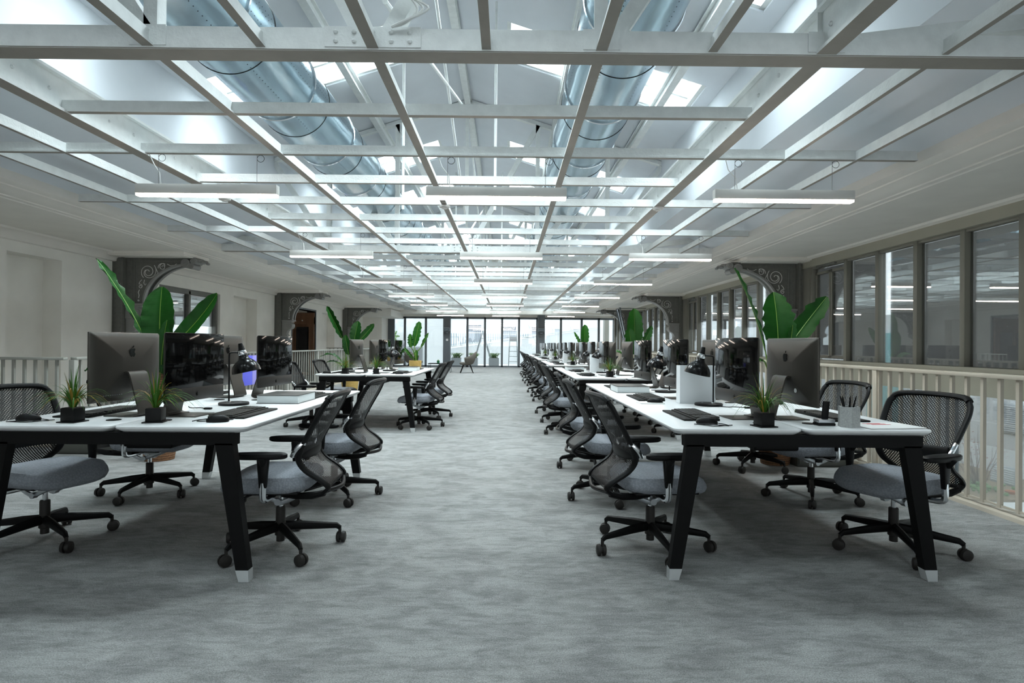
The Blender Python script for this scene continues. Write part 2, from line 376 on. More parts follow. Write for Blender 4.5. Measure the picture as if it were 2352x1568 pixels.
# roof: two slopes with skylight openings, upstands, sloped ceilings over the side grids
ZR, ZE, HW, ZU = 5.446, 4.38, 3.385, 3.24
SKY = []; SKYW = 480
for t in TR: SKY += [(t + 1.45, t + 2.5), (t + 4.15, t + 5.2)]
b = MB()
def slope(side, y0, y1, s0, s1):
    P = []
    for dz in (0, .2):
        for s_, y in ((s0, y0), (s1, y0), (s1, y1), (s0, y1)): P.append((XC + side * HW * s_, y, ZR - (ZR - ZE) * s_ + dz))
    b.hexa(P)
for side in (-1, 1):
    y = YB
    for a, c in SKY:
        if c > YF - .2: continue
        slope(side, y, a, 0, 1.06); slope(side, a, c, 0, .20); slope(side, a, c, .95, 1.06); y = c
    slope(side, y, YF, 0, 1.06)
    x = XC + side * HW
    b.box(min(x, x + side * .15), max(x, x + side * .15), YB, YF, ZU, ZE + .1)
    xe = (3.60 if side > 0 else -5.04); P = []
    for dz in (0, .1):
        P += [(x + side * .012, YB, ZU + dz), (xe, YB, ZG + .08 + dz), (xe, YF, ZG + .08 + dz), (x + side * .012, YF, ZU + dz)]
    b.hexa(P)
struct(b.build('ceiling', 'roof', smooth=False))
# skylights
n = 2
for side in (-1, 1):
    for a, c in SKY:
        if c > YF - .2: continue
        LIT = 1. if a > 3 else .28
        o = swrap('window_%d' % n, (XC, a, 0)); n += 1; W = c - a
        f = MB(); p = MB()
        def pt(s_, y, dz): return (side * HW * s_, y, ZR - (ZR - ZE) * s_ + dz)
        def bar(s0, s1, y0, y1, z0=.10, z1=.26, B=None): (B or f).hexa([pt(s0, y0, z0), pt(s1, y0, z0), pt(s1, y1, z0), pt(s0, y1, z0), pt(s0, y0, z1), pt(s1, y0, z1), pt(s1, y1, z1), pt(s0, y1, z1)])
        bar(.2, .95, 0, .05, .02); bar(.2, .95, W - .05, W, .02); bar(.2, .215, 0, W, .02); bar(.935, .95, 0, W, .02)
        for s_ in (.44, .68): bar(s_ - .008, s_ + .008, 0, W)
        bar(.2, .95, W * .62 - .025, W * .62 + .025)
        bar(.21, .94, .03, W - .03, .20, .215, p)
        ld = bpy.data.lights.new('daylight', 'AREA'); ld.shape = 'RECTANGLE'; ld.size = HW * .74; ld.size_y = W - .08; ld.energy = SKYW * LIT; ld.color = (.88, .95, 1.0)
        lo = bpy.data.objects.new('daylight', ld); COL.objects.link(lo); lo.parent = o; lo.location = pt(.575, W / 2, .30); lo.rotation_euler = (0, side * math.atan2(ZR - ZE, HW), 0)
        f.build('window_frame', 'steel', o, smooth=False); p.build('pane', 'glass', o, smooth=False)

# soffits, cornices and crown mouldings along both sides
CORN = [(0, .13), (0, .005), (.02, -.005), (.11, -.012), (.115, -.03), (.16, -.04), (.21, -.062), (.27, -.078), (.33, -.082), (.335, -.10), (.39, -.104), (.40, -.118), (.46, -.12)]
for side, xe, xw in ((1, 3.56, WR), (-1, -5.00, WL)):
    pts = [(xe + side * a, ZG + z * (.72 if z < 0 else 1)) for a, z in CORN] + [(xw - side * .22, ZS - .0), (xw - side * .20, ZS - .025), (xw - side * .12, ZS - .035), (xw - side * .06, ZS - .085), (xw - side * .05, ZS - .13), (xw, ZS - .14), (xw, ZG + .13)]
    struct(MB().prism(pts, YB, YF, 'XZ').build('ceiling', 'plaster'))
    b = MB()
    for y in TR[1:]:
        x0, x1 = sorted((xe + side * .46, xw))
        b.box(x0, x1, y - .42, y + .42, ZS - .05, ZS + .02, .01); b.box(x0 + .05, x1 - .03, y - .36, y + .36, ZS - .065, ZS - .01)
    struct(b.build('trim_%d' % (4 + (side > 0)), 'plaster'))
b = MB(); b.box(WL, WL + .35, YB, YF, ZS - .42, ZS - .12); b.box(WL, WL + .37, YB, YF, ZS - .425, ZS - .40)
b.bm.free()

# columns and scrolled brackets
def bracket_profile(L=1.15, H=.83):
    # arm along +x from the column face, z=0 at the top
    pts = [(0, 0), (L, 0), (L, -.13)]
    a, c = L - .35, H - .14
    for i in range(0, 19):
        t = PI / 2 * i / 18
        pts.append((L - .02 - a * math.sin(t), -.14 - c * (1 - math.cos(t))))
    pts += [(0, -H)]
    return pts
def spiral(cx, cz, r0, r1, turns, a0, s=1, n=34):
    return [(cx + (r0 + (r1 - r0) * i / n) * math.cos(a0 + s * 2 * PI * turns * i / n), cz + (r0 + (r1 - r0) * i / n) * math.sin(a0 + s * 2 * PI * turns * i / n)) for i in range(n + 1)]
def make_bracket():
    r = thing('scrolled_bracket', '', 'bracket')
    P = bracket_profile(); MB().prism(P, -.05, .05).build('web_plate', 'iron', r)
    f = MB(); arc = P[2:22]
    rows = [[(x, y, z) for y in (-.12, .12)] for x, z in arc]
    for k in range(len(arc) - 1):
        (x0, z0), (x1, z1) = arc[k], arc[k + 1]
        nx, nz = (z1 - z0), -(x1 - x0); l = math.hypot(nx, nz) or 1; nx, nz = nx / l * .03, nz / l * .03
        if abs(nx) + abs(nz) < 1e-4: continue
        sgn = 1 if (nz > 0 or (nz == 0 and nx < 0)) else -1
        f.hexa([(x0, -.12, z0), (x1, -.12, z1), (x1, .12, z1), (x0, .12, z0), (x0 - abs(nx), -.12, z0 + abs(nz)), (x1 - abs(nx), -.12, z1 + abs(nz)), (x1 - abs(nx), .12, z1 + abs(nz)), (x0 - abs(nx), .12, z0 + abs(nz))])
    f.build('arch_flange', 'ironlite', r)
    f = MB(); f.box(-.02, 1.17, -.10, .10, -.025, 0); f.box(0, 1.15, -.065, .065, -.09, -.025); f.box(0, .10, -.075, .075, -.83, -.02); f.box(.10, .14, -.06, .06, -.83, -.09)
    for i in range(9):
        for y in (-.08, .08): f.sphere((.05, y, -.07 - i * .085), .010, n=6)
    for i in range(7):
        for y in (-.068, .068): f.sphere((.14 + i * .13, y, -.055), .010, n=6)
    f.build('riveted_flange', 'iron', r)
    s_ = MB()
    def sc(path, r0=.006):
        for y in (-.0515, .0515): s_.tube([(x, y, z) for x, z in path], r0, n=5)
    sc(spiral(.36, -.26, .02, .13, 1.6, .3)); sc(spiral(.36, -.26, .05, .16, .75, 2.4)); sc(spiral(.62, -.17, .012, .065, 1.4, 3.4, -1)); sc(spiral(.62, -.17, .04, .085, .5, .3))
    sc(spiral(.225, -.52, .01, .040, 1.3, 0)); sc([(.25, -.40), (.215, -.44), (.20, -.48)]); sc([(.21, -.58), (.19, -.63), (.205, -.68), (.195, -.73)])
    sc([(.30, -.40), (.285, -.46), (.31, -.50), (.33, -.47)]); sc([(.70, -.12), (.76, -.15), (.83, -.14), (.87, -.11)]); sc([(.50, -.20), (.54, -.28), (.49, -.33)])
    sc(spiral(.195, -.77, .006, .016, 1, 0))
    s_.build('scroll_cutout_light', 'cut', r)
    v = MB(); v.box(-.02, .34, -.14, .14, -.865, -.83, .005); v.box(0, .30, -.12, .12, -.90, -.865, .005)
    v.cyl((.21, -.13, -1.00), (.21, .13, -1.00), .105, n=28); v.box(0, .20, -.12, .12, -1.10, -.90, .01)
    v.prism([(0, -1.06), (.24, -1.08), (.16, -1.16), (.13, -1.24), (.16, -1.30), (.11, -1.35), (0, -1.35)], -.09, .09)
    for y in (-.136, .136): v.tube([(x, y, z) for x, z in spiral(.21, -1.00, .012, .092, 2.2, 0, n=50)], .010, n=6)
    v.cyl((.135, -.1, -1.30), (.135, .1, -1.30), .033)
    v.build('volute_console', 'ironlite', r)
    t = MB()
    for cx, cz, rr in ((1.06, -.11, .08), (1.20, -.065, .055), (1.16, -.16, .05)):
        t.cyl((cx, -.13, cz), (cx, .13, cz), rr, n=20)
        for y in (-.135, .135): t.tube([(x, y, z) for x, z in spiral(cx, cz, .008, rr * .85, 1.8, 0)], .006, n=5)
    for i in range(5): t.sphere((1.24 + i * .04, 0, -.06 - .012 * i + .02 * (i % 2)), .055 - i * .006, 1.1, 1.6, .7, 10)
    t.build('leaf_finial', 'ironlite', r)
    return r
def make_column(name, x, y, z0, z1, sx, sy, m='iron'):
    b = MB(); s0 = -1 if sx > 0 else 1
    b.box(-.09, .09, -.15, .15, z0, z1); b.box(-.10, -.07, -.18, .18, z0, z1); b.box(.07, .10, -.18, .18, z0, z1)
    z = 0.1
    while z < z1 - .03:
        for xx in (-.045, .045):
            b.sphere((xx, -.152, z), .010, n=6)
        z += .085
    o = struct(b.build(name, m)); o.location = (x, y, 0); return o
ZT = 2.655
br0 = Proto(make_bracket())
for k, y in enumerate(TR[2:]):
    yy = y + .05
    make_column('column', WL + .08, yy, -2.8, ZS - .05, 1, 0); make_column('column', WR - .09, yy, -2.8, ZS - .05, -1, 0)
    nm = ('nearest', 'middle', 'farthest')[k]
    br0.put((WL + .185, yy, ZS - .045), 0, 'scrolled grey iron bracket on the %s column of the niche wall' % nm, 'scrolled iron brackets', .98)
    br0.put((WR - .195, yy, ZS - .045), PI, 'scrolled grey iron bracket on the %s column of the window wall' % nm, 'scrolled iron brackets', .98)

# ---------------------------------------------------------------- steel grid, trusses
def steel(name, x0, x1, y0, y1, fl, wh, wt=.02, along='x'):
    b = MB()
    if along == 'x': b.box(x0, x1, y0 - fl / 2, y0 + fl / 2, ZG, ZG + .012); b.box(x0, x1, y0 - wt / 2, y0 + wt / 2, ZG + .006, ZG + wh)
    else: b.box(x0 - fl / 2, x0 + fl / 2, y0, y1, ZG - .004, ZG + .010); b.box(x0 - wt / 2, x0 + wt / 2, y0, y1, ZG + .002, ZG + wh - .003)
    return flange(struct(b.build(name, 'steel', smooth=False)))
MAIN = (-3.15, 1.72)
for x in MAIN:
    b = MB(); b.box(x - .055, x + .055, YB, 28.1, ZG - .01, ZG + .01); b.box(x - .012, x + .012, YB, 28.1, ZG + .003, ZG + .24); b.box(x - .05, x + .05, YB, 28.1, ZG + .23, ZG + .25)
    y = -2
    sg = 1 if x > 0 else -1
    while y < 20: b.sphere((x - sg * .014, y, ZG + .12), .014, n=6); b.sphere((x + sg * .014, y, ZG + .12), .014, n=6); y += .3
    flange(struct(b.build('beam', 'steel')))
for x in (-1.96, -.745, .495): steel('beam', x, x, YB, 28.1, .062, .09, along='y')
for x in (-1.35, -.13, 1.10): steel('beam', x, x, YB, 3.25, .05, .08, along='y')
for x in (2.37, 2.98, -3.78, -4.40): steel('beam', x, x, YB, 28.1, .035, .08, along='y')
y = TR[0]; k = 0
while y < 28:
    kk = k % 8
    if kk and y > 0: steel('beam', (-4.95 if kk % 2 == 0 else MAIN[0]), (3.5 if kk % 2 == 0 else MAIN[1]), y, y, .045, .085)
    y += BAY; k += 1
def zroof(x): return ZR - (ZR - ZE) * abs(x - XC) / HW - .08
for k, y in enumerate(TR):
    t = thing('roof_truss', ('white riveted steel roof truss above the camera end of the hall', 'white riveted steel roof truss nearest in front of the benches', 'white steel roof truss between the nearest pair of columns',
                              'white steel roof truss between the middle pair of columns', 'white steel roof truss between the farthest pair of columns')[k], 'roof truss', (0, y, 0), 0, 'roof trusses')
    b = MB(); b.box(-5.0, 3.56, -.065, .065, ZG - .015, ZG); b.box(-5.0, 3.56, -.075, -.055, ZG - .012, ZG + .105)
    for x in (-4.9, 3.45):
        b.prism([(x, ZG), (x - .35 * (1 if x > 0 else -1), ZG), (x, ZG + .12)], -.05, .05)
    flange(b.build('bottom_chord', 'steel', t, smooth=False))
    xs = [XC - HW, -3.15, -1.96, -.745, .495, 1.72, XC + HW]
    b = MB()
    for a, c in ((xs[0], XC), (XC, xs[-1])):
        A, Cc = Vector((a, 0, zroof(a))), Vector((c, 0, zroof(c))); d = (Cc - A)
        b.hexa([(a, -.05, A.z), (c, -.05, Cc.z), (c, .05, Cc.z), (a, .05, A.z), (a, -.05, A.z + .07), (c, -.05, Cc.z + .07), (c, .05, Cc.z + .07), (a, .05, A.z + .07)])
    b.build('top_chord', 'steel', t, smooth=False)
    def strut(p, q, wd=.07, nm='strut'):
        p, q = Vector(p), Vector(q); d = (q - p).normalized(); nn = Vector((0, 1, 0)).cross(d) * wd / 2
        B = MB()
        B.hexa([p - nn + Vector((0, -.055, 0)), p + nn + Vector((0, -.055, 0)), q + nn + Vector((0, -.055, 0)), q - nn + Vector((0, -.055, 0)),
                p - nn + Vector((0, -.043, 0)), p + nn + Vector((0, -.043, 0)), q + nn + Vector((0, -.043, 0)), q - nn + Vector((0, -.043, 0))])
        nn2 = nn.normalized() * wd / 2
        B.hexa([p + nn2 * .7 + Vector((0, -.045, 0)), p + nn2 + Vector((0, -.045, 0)), q + nn2 + Vector((0, -.045, 0)), q + nn2 * .7 + Vector((0, -.045, 0)),
                p + nn2 * .7 + Vector((0, .03, 0)), p + nn2 + Vector((0, .03, 0)), q + nn2 + Vector((0, .03, 0)), q + nn2 * .7 + Vector((0, .03, 0))])
        B.build(nm, 'steel', t, smooth=False)
    zb = ZG + .05
    for x in (-3.15, -1.96, .495, 1.72): strut((x, 0, zb), (x, 0, zroof(x)), .075, 'post')
    strut((-.745, 0, zb + .5), (-.745, 0, zroof(-.745)), .06, 'post')
    for p, q in (((-.80, zb), (-1.96, zroof(-1.96))), ((-.69, zb), (.495, zroof(.495))), ((-1.96, zb), (-3.15, zroof(-3.15))), ((.55, zb), (1.72, zroof(1.72))),
                 ((-3.15, zb), (XC - HW, ZE - .1)), ((1.72, zb), (XC + HW, ZE - .1)), ((MAIN[0], zb), (XC - HW - .9, 3.0)), ((MAIN[1], zb), (XC + HW + .6, 3.0))):
        strut((p[0], 0, p[1]), (q[0], 0, q[1]), .085, 'diagonal')
    for x in (-1.96, -.745, .495, 1.72, -3.15):
        B = MB(); hw = .26 if x == -.745 else .10
        B.box(x - hw, x + hw, -.082, -.072, ZG + .0, ZG + .11)
        for i in range(-2, 3):
            if abs(i) * .1 < hw:
                B.sphere((x + i * (.1 if hw > .2 else .04), -.083, ZG + .08), .014, n=8)
                if hw > .2: B.sphere((x + i * .1, -.083, ZG + .03), .014, n=8)
        B.build('gusset_plate', 'steel', t)
t = thing('cable_bundle', 'loops of white cable tied at the gusset of the nearest truss', 'cable', (-.66, TR[1] - .09, ZG + .10))
for i in range(3): MB().tube(catmull([(-.02, -.01 - .012 * i, .30), (.01 * i, -.03, .22 - .03 * i), (.08 + .02 * i, -.04, .18 - .02 * i), (.16 + .03 * i, -.03, .09), (.10, -.02 - .01 * i, .02), (.02, -.01, .0)], 5), .007, n=6).build('cable', 'wirew', t)
# purlins and ridge beam
for i, x in enumerate((XC - 2.75, XC - 1.5, XC, XC + 1.5, XC + 2.75)):
    z = zroof(x) - .02; B = MB(); B.box(x - .05, x + .05, YB, YF, z - .10, z - .08); B.box(x - .01, x + .01, YB, YF, z - .08, z + .06); B.box(x - .05, x + .05, YB, YF, z + .04, z + .06)
    struct(B.build('beam', 'steel', smooth=False))
# thin ties: longitudinal cross bracing between trusses
for k in range(1, 4):
    t = thing('cross_bracing', ('pair of thin white tie rods crossed under the ridge, nearest the camera', 'pair of thin white tie rods crossed under the ridge, middle bay', 'pair of thin white tie rods crossed under the ridge, farthest bay')[k - 1], 'tie rods', (XC, TR[k], 0), 0, 'tie rods under the ridge')
    for a, c in ((3.1, 5.15), (5.15, 3.1)):
        MB().cyl((0, .1, a), (0, 6.9, c), .016, n=8).build('tie_rod', 'steel', t)
for k, y in enumerate((10.0, 17.0)):
    for sd in (-1, 1):
        t = thing('hanger_rod', 'thin white vertical rod under the roof, %s, %s side of ridge' % (('near the second truss', 'near the third truss')[k], 'window' if sd > 0 else 'niche'), 'rod', (XC + sd * .55, y - 3, 0), 0, 'hanger rods')
        MB().cyl((0, 0, ZG), (0, 0, zroof(XC + .55) + .05), .016, n=8).build('rod', 'steel', t)

# ---------------------------------------------------------------- ducts
def duct(x, label):
    t = thing('ventilation_duct', label, 'duct', (x, 0, 3.79), 0, 'ventilation ducts')
    b = MB(); N_ = 48; rows = []
    for y in (YB + .2, 28.6): rows.append([(.38 * math.cos(2 * PI * i / N_), y, .38 * math.sin(2 * PI * i / N_)) for i in range(N_ + 1)])
    b.strip(rows); bmesh.ops.remove_doubles(b.bm, verts=b.bm.verts, dist=1e-4); b.build('duct_shell', 'duct', t)
    y = -3.04; ring0 = None
    while y < 28:
        if ring0 is None:
            ring0 = MB().tube([(.386 * math.cos(a), 0, .386 * math.sin(a)) for a in [2 * PI * i / 48 for i in range(49)]], .013, n=6, caps=False).build('flange_ring', 'chrome', t); o = ring0
            ring1 = MB().tube([(.381 * math.cos(a), 0, .381 * math.sin(a)) for a in [2 * PI * i / 48 for i in range(49)]], .004, n=4, caps=False).build('seam', 'plastic', t); q = ring1
            dots = MB()
            for th in (-.25, .0, .12, PI + .25, PI, PI - .12, -PI / 2 + .5, -PI / 2 - .5):
                for j in range(24):
                    c = Vector((.3795 * math.cos(th), j * .06, .3795 * math.sin(th))); u = Vector((-math.sin(th), 0, math.cos(th))); v = Vector((0, 1, 0)); nn = Vector((math.cos(th), 0, math.sin(th))) * .0015
                    dots.bm.faces.new([dots.bm.verts.new(c + nn + (u * a_ + v * b_) * .0034) for a_, b_ in ((-1, -1), (1, -1), (1, 1), (-1, 1))])
            ds = dots.build('perforation_pattern', 'plastic', t, smooth=False, fix=False)
        else:
            o = ring0.copy(); COL.objects.link(o); q = ring1.copy(); COL.objects.link(q); d2 = ds.copy(); COL.objects.link(d2); d2.location = (0, y, 0)
        o.location = (0, y, 0); q.location = (0, y + .5, 0); y += 1.5
    ds.location = (0, -3.04, 0)
duct(-2.37, 'large galvanised round duct on the niche-wall side of the roof ridge')
duct(.95, 'large galvanised round duct on the window-wall side of the roof ridge')

# ---------------------------------------------------------------- pendant lights
def make_light():
    t = thing('pendant_light', '', 'ceiling light')
    b = MB(); b.box(-.6, .6, -.035, .035, .02, .10, .002); b.build('housing', 'lamph', t)
    MB().box(-.595, .595, -.031, .031, 0, .02, .002).build('diffuser', 'led', t)
    for x in (-.42, .42):
        wv = MB(); wv.cyl((x, 0, .1), (x, 0, ZG - 2.385), .0022, n=5); wv.build('suspension_wire', 'wire', t)
        MB().tube([(x + .03 + .03 * math.cos(a), 0, .33 + .03 * math.sin(a)) for a in [2 * PI * i / 20 for i in range(21)]], .002, n=4).build('wire_coil', 'plastic', t)
    MB().tube([(-.40, 0, .1), (-.41, 0, .2), (-.47, .02, .28), (-.5, 0, .36), (-.55, 0, .45)], .004, n=5).build('power_cable', 'wirew', t)
    return t
LT = Proto(make_light()); rows = [-2.0, 1.5] + [5.02 + 3.523 * k for k in range(7)]
ordn = ['behind the camera', 'overhead', 'first', 'second', 'third', 'fourth', 'fifth', 'sixth', 'last']
for i, y in enumerate(rows):
    if i < 2: continue
    for x, side in ((-2.58, 'niche-wall line'), (-.11, 'centre line'), (2.36, 'window-wall line')):
        LT.put((x, y, 2.385), 0, 'white linear pendant light glowing on its underside, %s%s in the %s' % (ordn[i], ' from the camera' if i > 1 else '', side), 'linear pendant lights')
def detector(x, y, label):
    t = thing('ceiling_detector', label, 'detector', (x, y, ZG - .012), 0, 'round detectors under the beams')
    MB().lathe([(0, -.035), (.03, -.035), (.035, -.02), (.06, -.018), (.065, 0), (0, 0)]).build('cap', 'lamph', t)
    MB().tube([(0, .03, .0), (.05, .03, .06), (.09, .02, .10), (.05, .0, .14), (0, 0, .10)], .006, n=6).build('cable_loop', 'wirew', t)
detector(-3.15, 6.5, 'round white detector under the main beam above the niche-wall bench')
detector(-.745, 6.75, 'round white detector under the centre beam of the steel grid')
detector(1.72, 6.75, 'round white detector under the main beam above the window-row benches')

# ---------------------------------------------------------------- balustrades
def balustrade(name, label, p0, p1, m, zt=.965, sp=.146, postsp=2.05, loc=None, bw=.014, first_post=.0):
    p0, p1 = Vector((*p0, 0)), Vector((*p1, 0)); L = (p1 - p0).length; ang = math.atan2(p1.y - p0.y, p1.x - p0.x)
    t = thing(name, label, 'railing', p0, ang, 'balustrades')
    MB().box(0, L, -.035, .035, zt - .03, zt, .004).build('handrail', m, t)
    MB().box(0, L, -.008, .008, .055, .07).build('bottom_rail', m, t)
    post = None; x = first_post
    while x < L + .01:
        if post is None: post = MB().box(-.03, .03, -.03, .03, -.02, zt - .03, .003).build('post', m, t); o = post
        else: o = post.copy(); COL.objects.link(o)
        o.location = (min(x, L - .03), 0, 0); x += postsp
    bal = None; x = sp * .7; c = 0; rest = MB()
    while x < L:
        c += 1
        if c > 100: rest.box(x - bw, x + bw, -.01, .01, .06, zt - .03)
        else:
            if bal is None: bal = MB().box(-bw, bw, -.012, .012, .05, zt - .03).build('baluster', m, t, smooth=False); o = bal
            else: o = bal.copy(); COL.objects.link(o)
            o.location = (x, 0, 0)
        x += sp
    if c > 100: rest.build('baluster', m, t, smooth=False)['kind'] = 'stuff'
    else: rest.bm.free()
    return t
balustrade('balustrade', 'beige steel balustrade along the window-wall side of the floor', (RX + .03, .4), (RX + .03, 28.9), 'rail', bw=.013, first_post=.85)
balustrade('balustrade', 'shade-toned steel balustrade across the stairwell, facing the camera', (WL + .05, LY0), (LX - .05, LY0), 'railshade', sp=.116, bw=.013)
balustrade('balustrade', 'pale steel balustrade along the stairwell beside the niche-wall benches', (LX - .04, LY0 + .1), (LX - .04, LY1 - .05), 'railshade', bw=.008)
balustrade('balustrade', 'steel balustrade across the far end of the stairwell', (LX - .1, LY1), (WL + .05, LY1), 'railshade')
# blue panel fixed to the stairwell balustrade
pn = thing('hanging_panel', 'blue and lilac panel fixed on the balustrade beside the niche-wall bench', 'panel', (LX - .006, 11.0, 0))
MB().box(0, .012, -.75, -.16, .36, .90, .002).build('blue_face', 'blue', pn); MB().box(0, .014, -.16, .10, .36, .90, .002).build('lilac_face', 'lilac', pn)

# ---------------------------------------------------------------- window wall
def facade_unit(n, y0, y1, kind, blind, first=False):
    o = swrap('window_%d' % n, (WR, y0, 0)); W = y1 - y0; z0, z1 = .93, 2.46
    f = MB()
    if first: f.box(-.075, .03, -.036, .036, z0 - .015, z1 + .04, .003)
    f.box(-.075, .03, W - .036, W + .036, z0 - .015, z1 + .04, .003)
    f.box(-.06, .028, .036, W - .036, z1, z1 + .04, .002); f.box(-.06, .028, .036, W - .036, z0 - .015, z0, .002)
    a, c = .036, W - .036
    if kind == 'sash':
        for (p, q) in ((.06, W / 2 - .01), (W / 2 + .01, W - .06)):
            f.box(-.02, .04, p, p + .035, z0 + .04, z1 - .06); f.box(-.02, .04, q - .035, q, z0 + .04, z1 - .06)
        f.box(-.02, .04, .06, W - .06, z1 - .10, z1 - .06); f.box(-.02, .04, .06, W - .06, z0 + .03, z0 + .07)
    f.build('window_frame', 'olive', o)
    MB().box(-.010, -.004, a, c, z0, z1, 0).build('pane', 'glass2', o, smooth=False)
    MB().box(.034, .038, a - .02, c - (.10 if n % 4 == 1 else -.006), blind, z1, 0).build('roller_blind', 'blind', o, smooth=False)
    if kind == 'sash': 
        g = MB(); g.box(-.10, -.05, W * .25, W * .8, z1 + .0, z1 + .05, .01); g.tube([(-.08, W * .45, z1), (-.12, W * .55, z1 - .04), (-.08, W * .7, z1 - .01)], .008, n=6)
        g.build('opener_motor', 'iron', o)
    return o
n = 20; start = TR[2] - 7.045 * 2
for bay in range(5):
    yb = start + bay * 7.045
    # 7 fixed lights, then the opening sash just before the column
    for i in range(7):
        y0 = yb + .30 + i * .775
        bl = .93 if y0 < 9.6 else (1.55 if (i % 3) else 1.78)
        if y0 + .775 < YF: facade_unit(n, y0, y0 + .775, 'fixed', bl, i == 0); n += 1
    y0 = yb + .30 + 7 * .775
    if y0 + 1.15 < YF: facade_unit(n, y0, y0 + 1.02, 'sash', .95 if y0 < 9.6 else 1.6); n += 1
    struct(MB().box(WR - .10, WR + .12, y0 + 1.02, yb + 7.345, .8, 2.6).build('wall_right', 'olive'))
b = MB(); b.box(WR - .14, WR + .12, YB, YF, .62, .93, .004); b.box(WR - .16, WR - .12, YB, YF, .86, .885, .004); b.box(WR - .12, WR + .12, YB, YF, 2.495, 2.72); struct(b.build('wall_right', 'sill'))
b = MB()
y = YB + .3
while y < YF:
    b.box(WR, WR + .10, y - .04, y + .04, -2.8, .64); y += 2.33
b.box(WR, WR + .1, YB, YF, -2.85, -2.7); struct(b.build('trim_6', 'frame'))
o = swrap('window_90'); MB().box(WR + .04, WR + .05, YB, YF, -2.75, .62).build('pane', 'glass', o, smooth=False)

# ---------------------------------------------------------------- glazed far wall
FX = [-6.0, -5.68, -5.12, -4.08, -3.12, -2.02, -1.15, -.30, .54, 1.44, 2.62, 3.65, 4.5, WR]
for i in range(len(FX) - 1):
    o = swrap('window_%d' % (100 + i), ((FX[i] + FX[i + 1]) / 2, YF - .02, 0)); hw = (FX[i + 1] - FX[i]) / 2
    if i == 0:
        MB().box(-hw, hw, -.05, .05, 0, 2.47).build('window_frame', 'frame', o); continue
    f = MB(); wd = .05
    f.box(-hw, -hw + wd, -.07, .07, 0, 2.47); f.box(hw - wd, hw, -.07, .07, 0, 2.47); f.box(-hw, hw, -.07, .07, 2.38, 2.47); f.box(-hw, hw, -.07, .07, 0, .07)
    f.build('window_frame', 'frame', o); MB().box(-hw + wd, hw - wd, -.01, .01, .07, 2.38).build('pane', 'glass', o, smooth=False)
for x in (-3.0, 1.62):
    make_column('column', x, 28.75, 0, ZS - .02, 1, 0, 'frame').scale = (1.75, .8, 1)
    t = MB(); t.lathe([(.13, .0), (.17, .04), (.17, .08), (.12, .12), (.10, .14)], (x, 28.55, 1.75), n=20); t.lathe([(.0, -.12), (.08, -.10), (.10, -.02), (.13, 0)], (x, 28.55, 1.75), n=20)
    t.box(x - .16, x + .16, 28.4, 28.7, 1.86, 1.92, .01)
    struct(t.build('trim_%d' % (8 if x < 0 else 9), 'frame'))
sw = thing('wall_switch', 'small white switch plate on the grey column before the far glazing', 'switch', (-2.98, 28.62, 1.33))
MB().box(-.05, .05, -.012, 0, -.05, .05, .004).build('plate', 'switch', sw); MB().box(-.02, .02, -.018, -.012, -.02, .02, .002).build('rocker', 'alu', sw)
# tilted open sash at the far end of the window wall
ts = thing('open_window_sash', 'window sash tilted open into the hall beside the farthest bracket', 'window sash', (4.35, 21.8, 1.35))
f = MB(); R_ = Matrix.Rotation(.22, 4, 'Y') @ Matrix.Rotation(0, 4, 'Z')
for a_ in ((-.02, .02, -.4, -.35, 0, 1.2), (-.02, .02, .35, .4, 0, 1.2), (-.02, .02, -.4, .4, 0, .05), (-.02, .02, -.4, .4, 1.15, 1.2), (-.02, .02, -.03, .03, 0, 1.2)): f.box(*a_, M=R_.inverted())
f.build('sash_frame', 'frame', ts); MB().box(-.004, .004, -.37, .37, .04, 1.16, M=R_.inverted()).build('pane', 'glass', ts)
MB().tube([(-.25, 0, 1.15), (WR - 4.35 - .04, 0, 1.17)], .012, n=6).build('stay_bar', 'frame', ts)
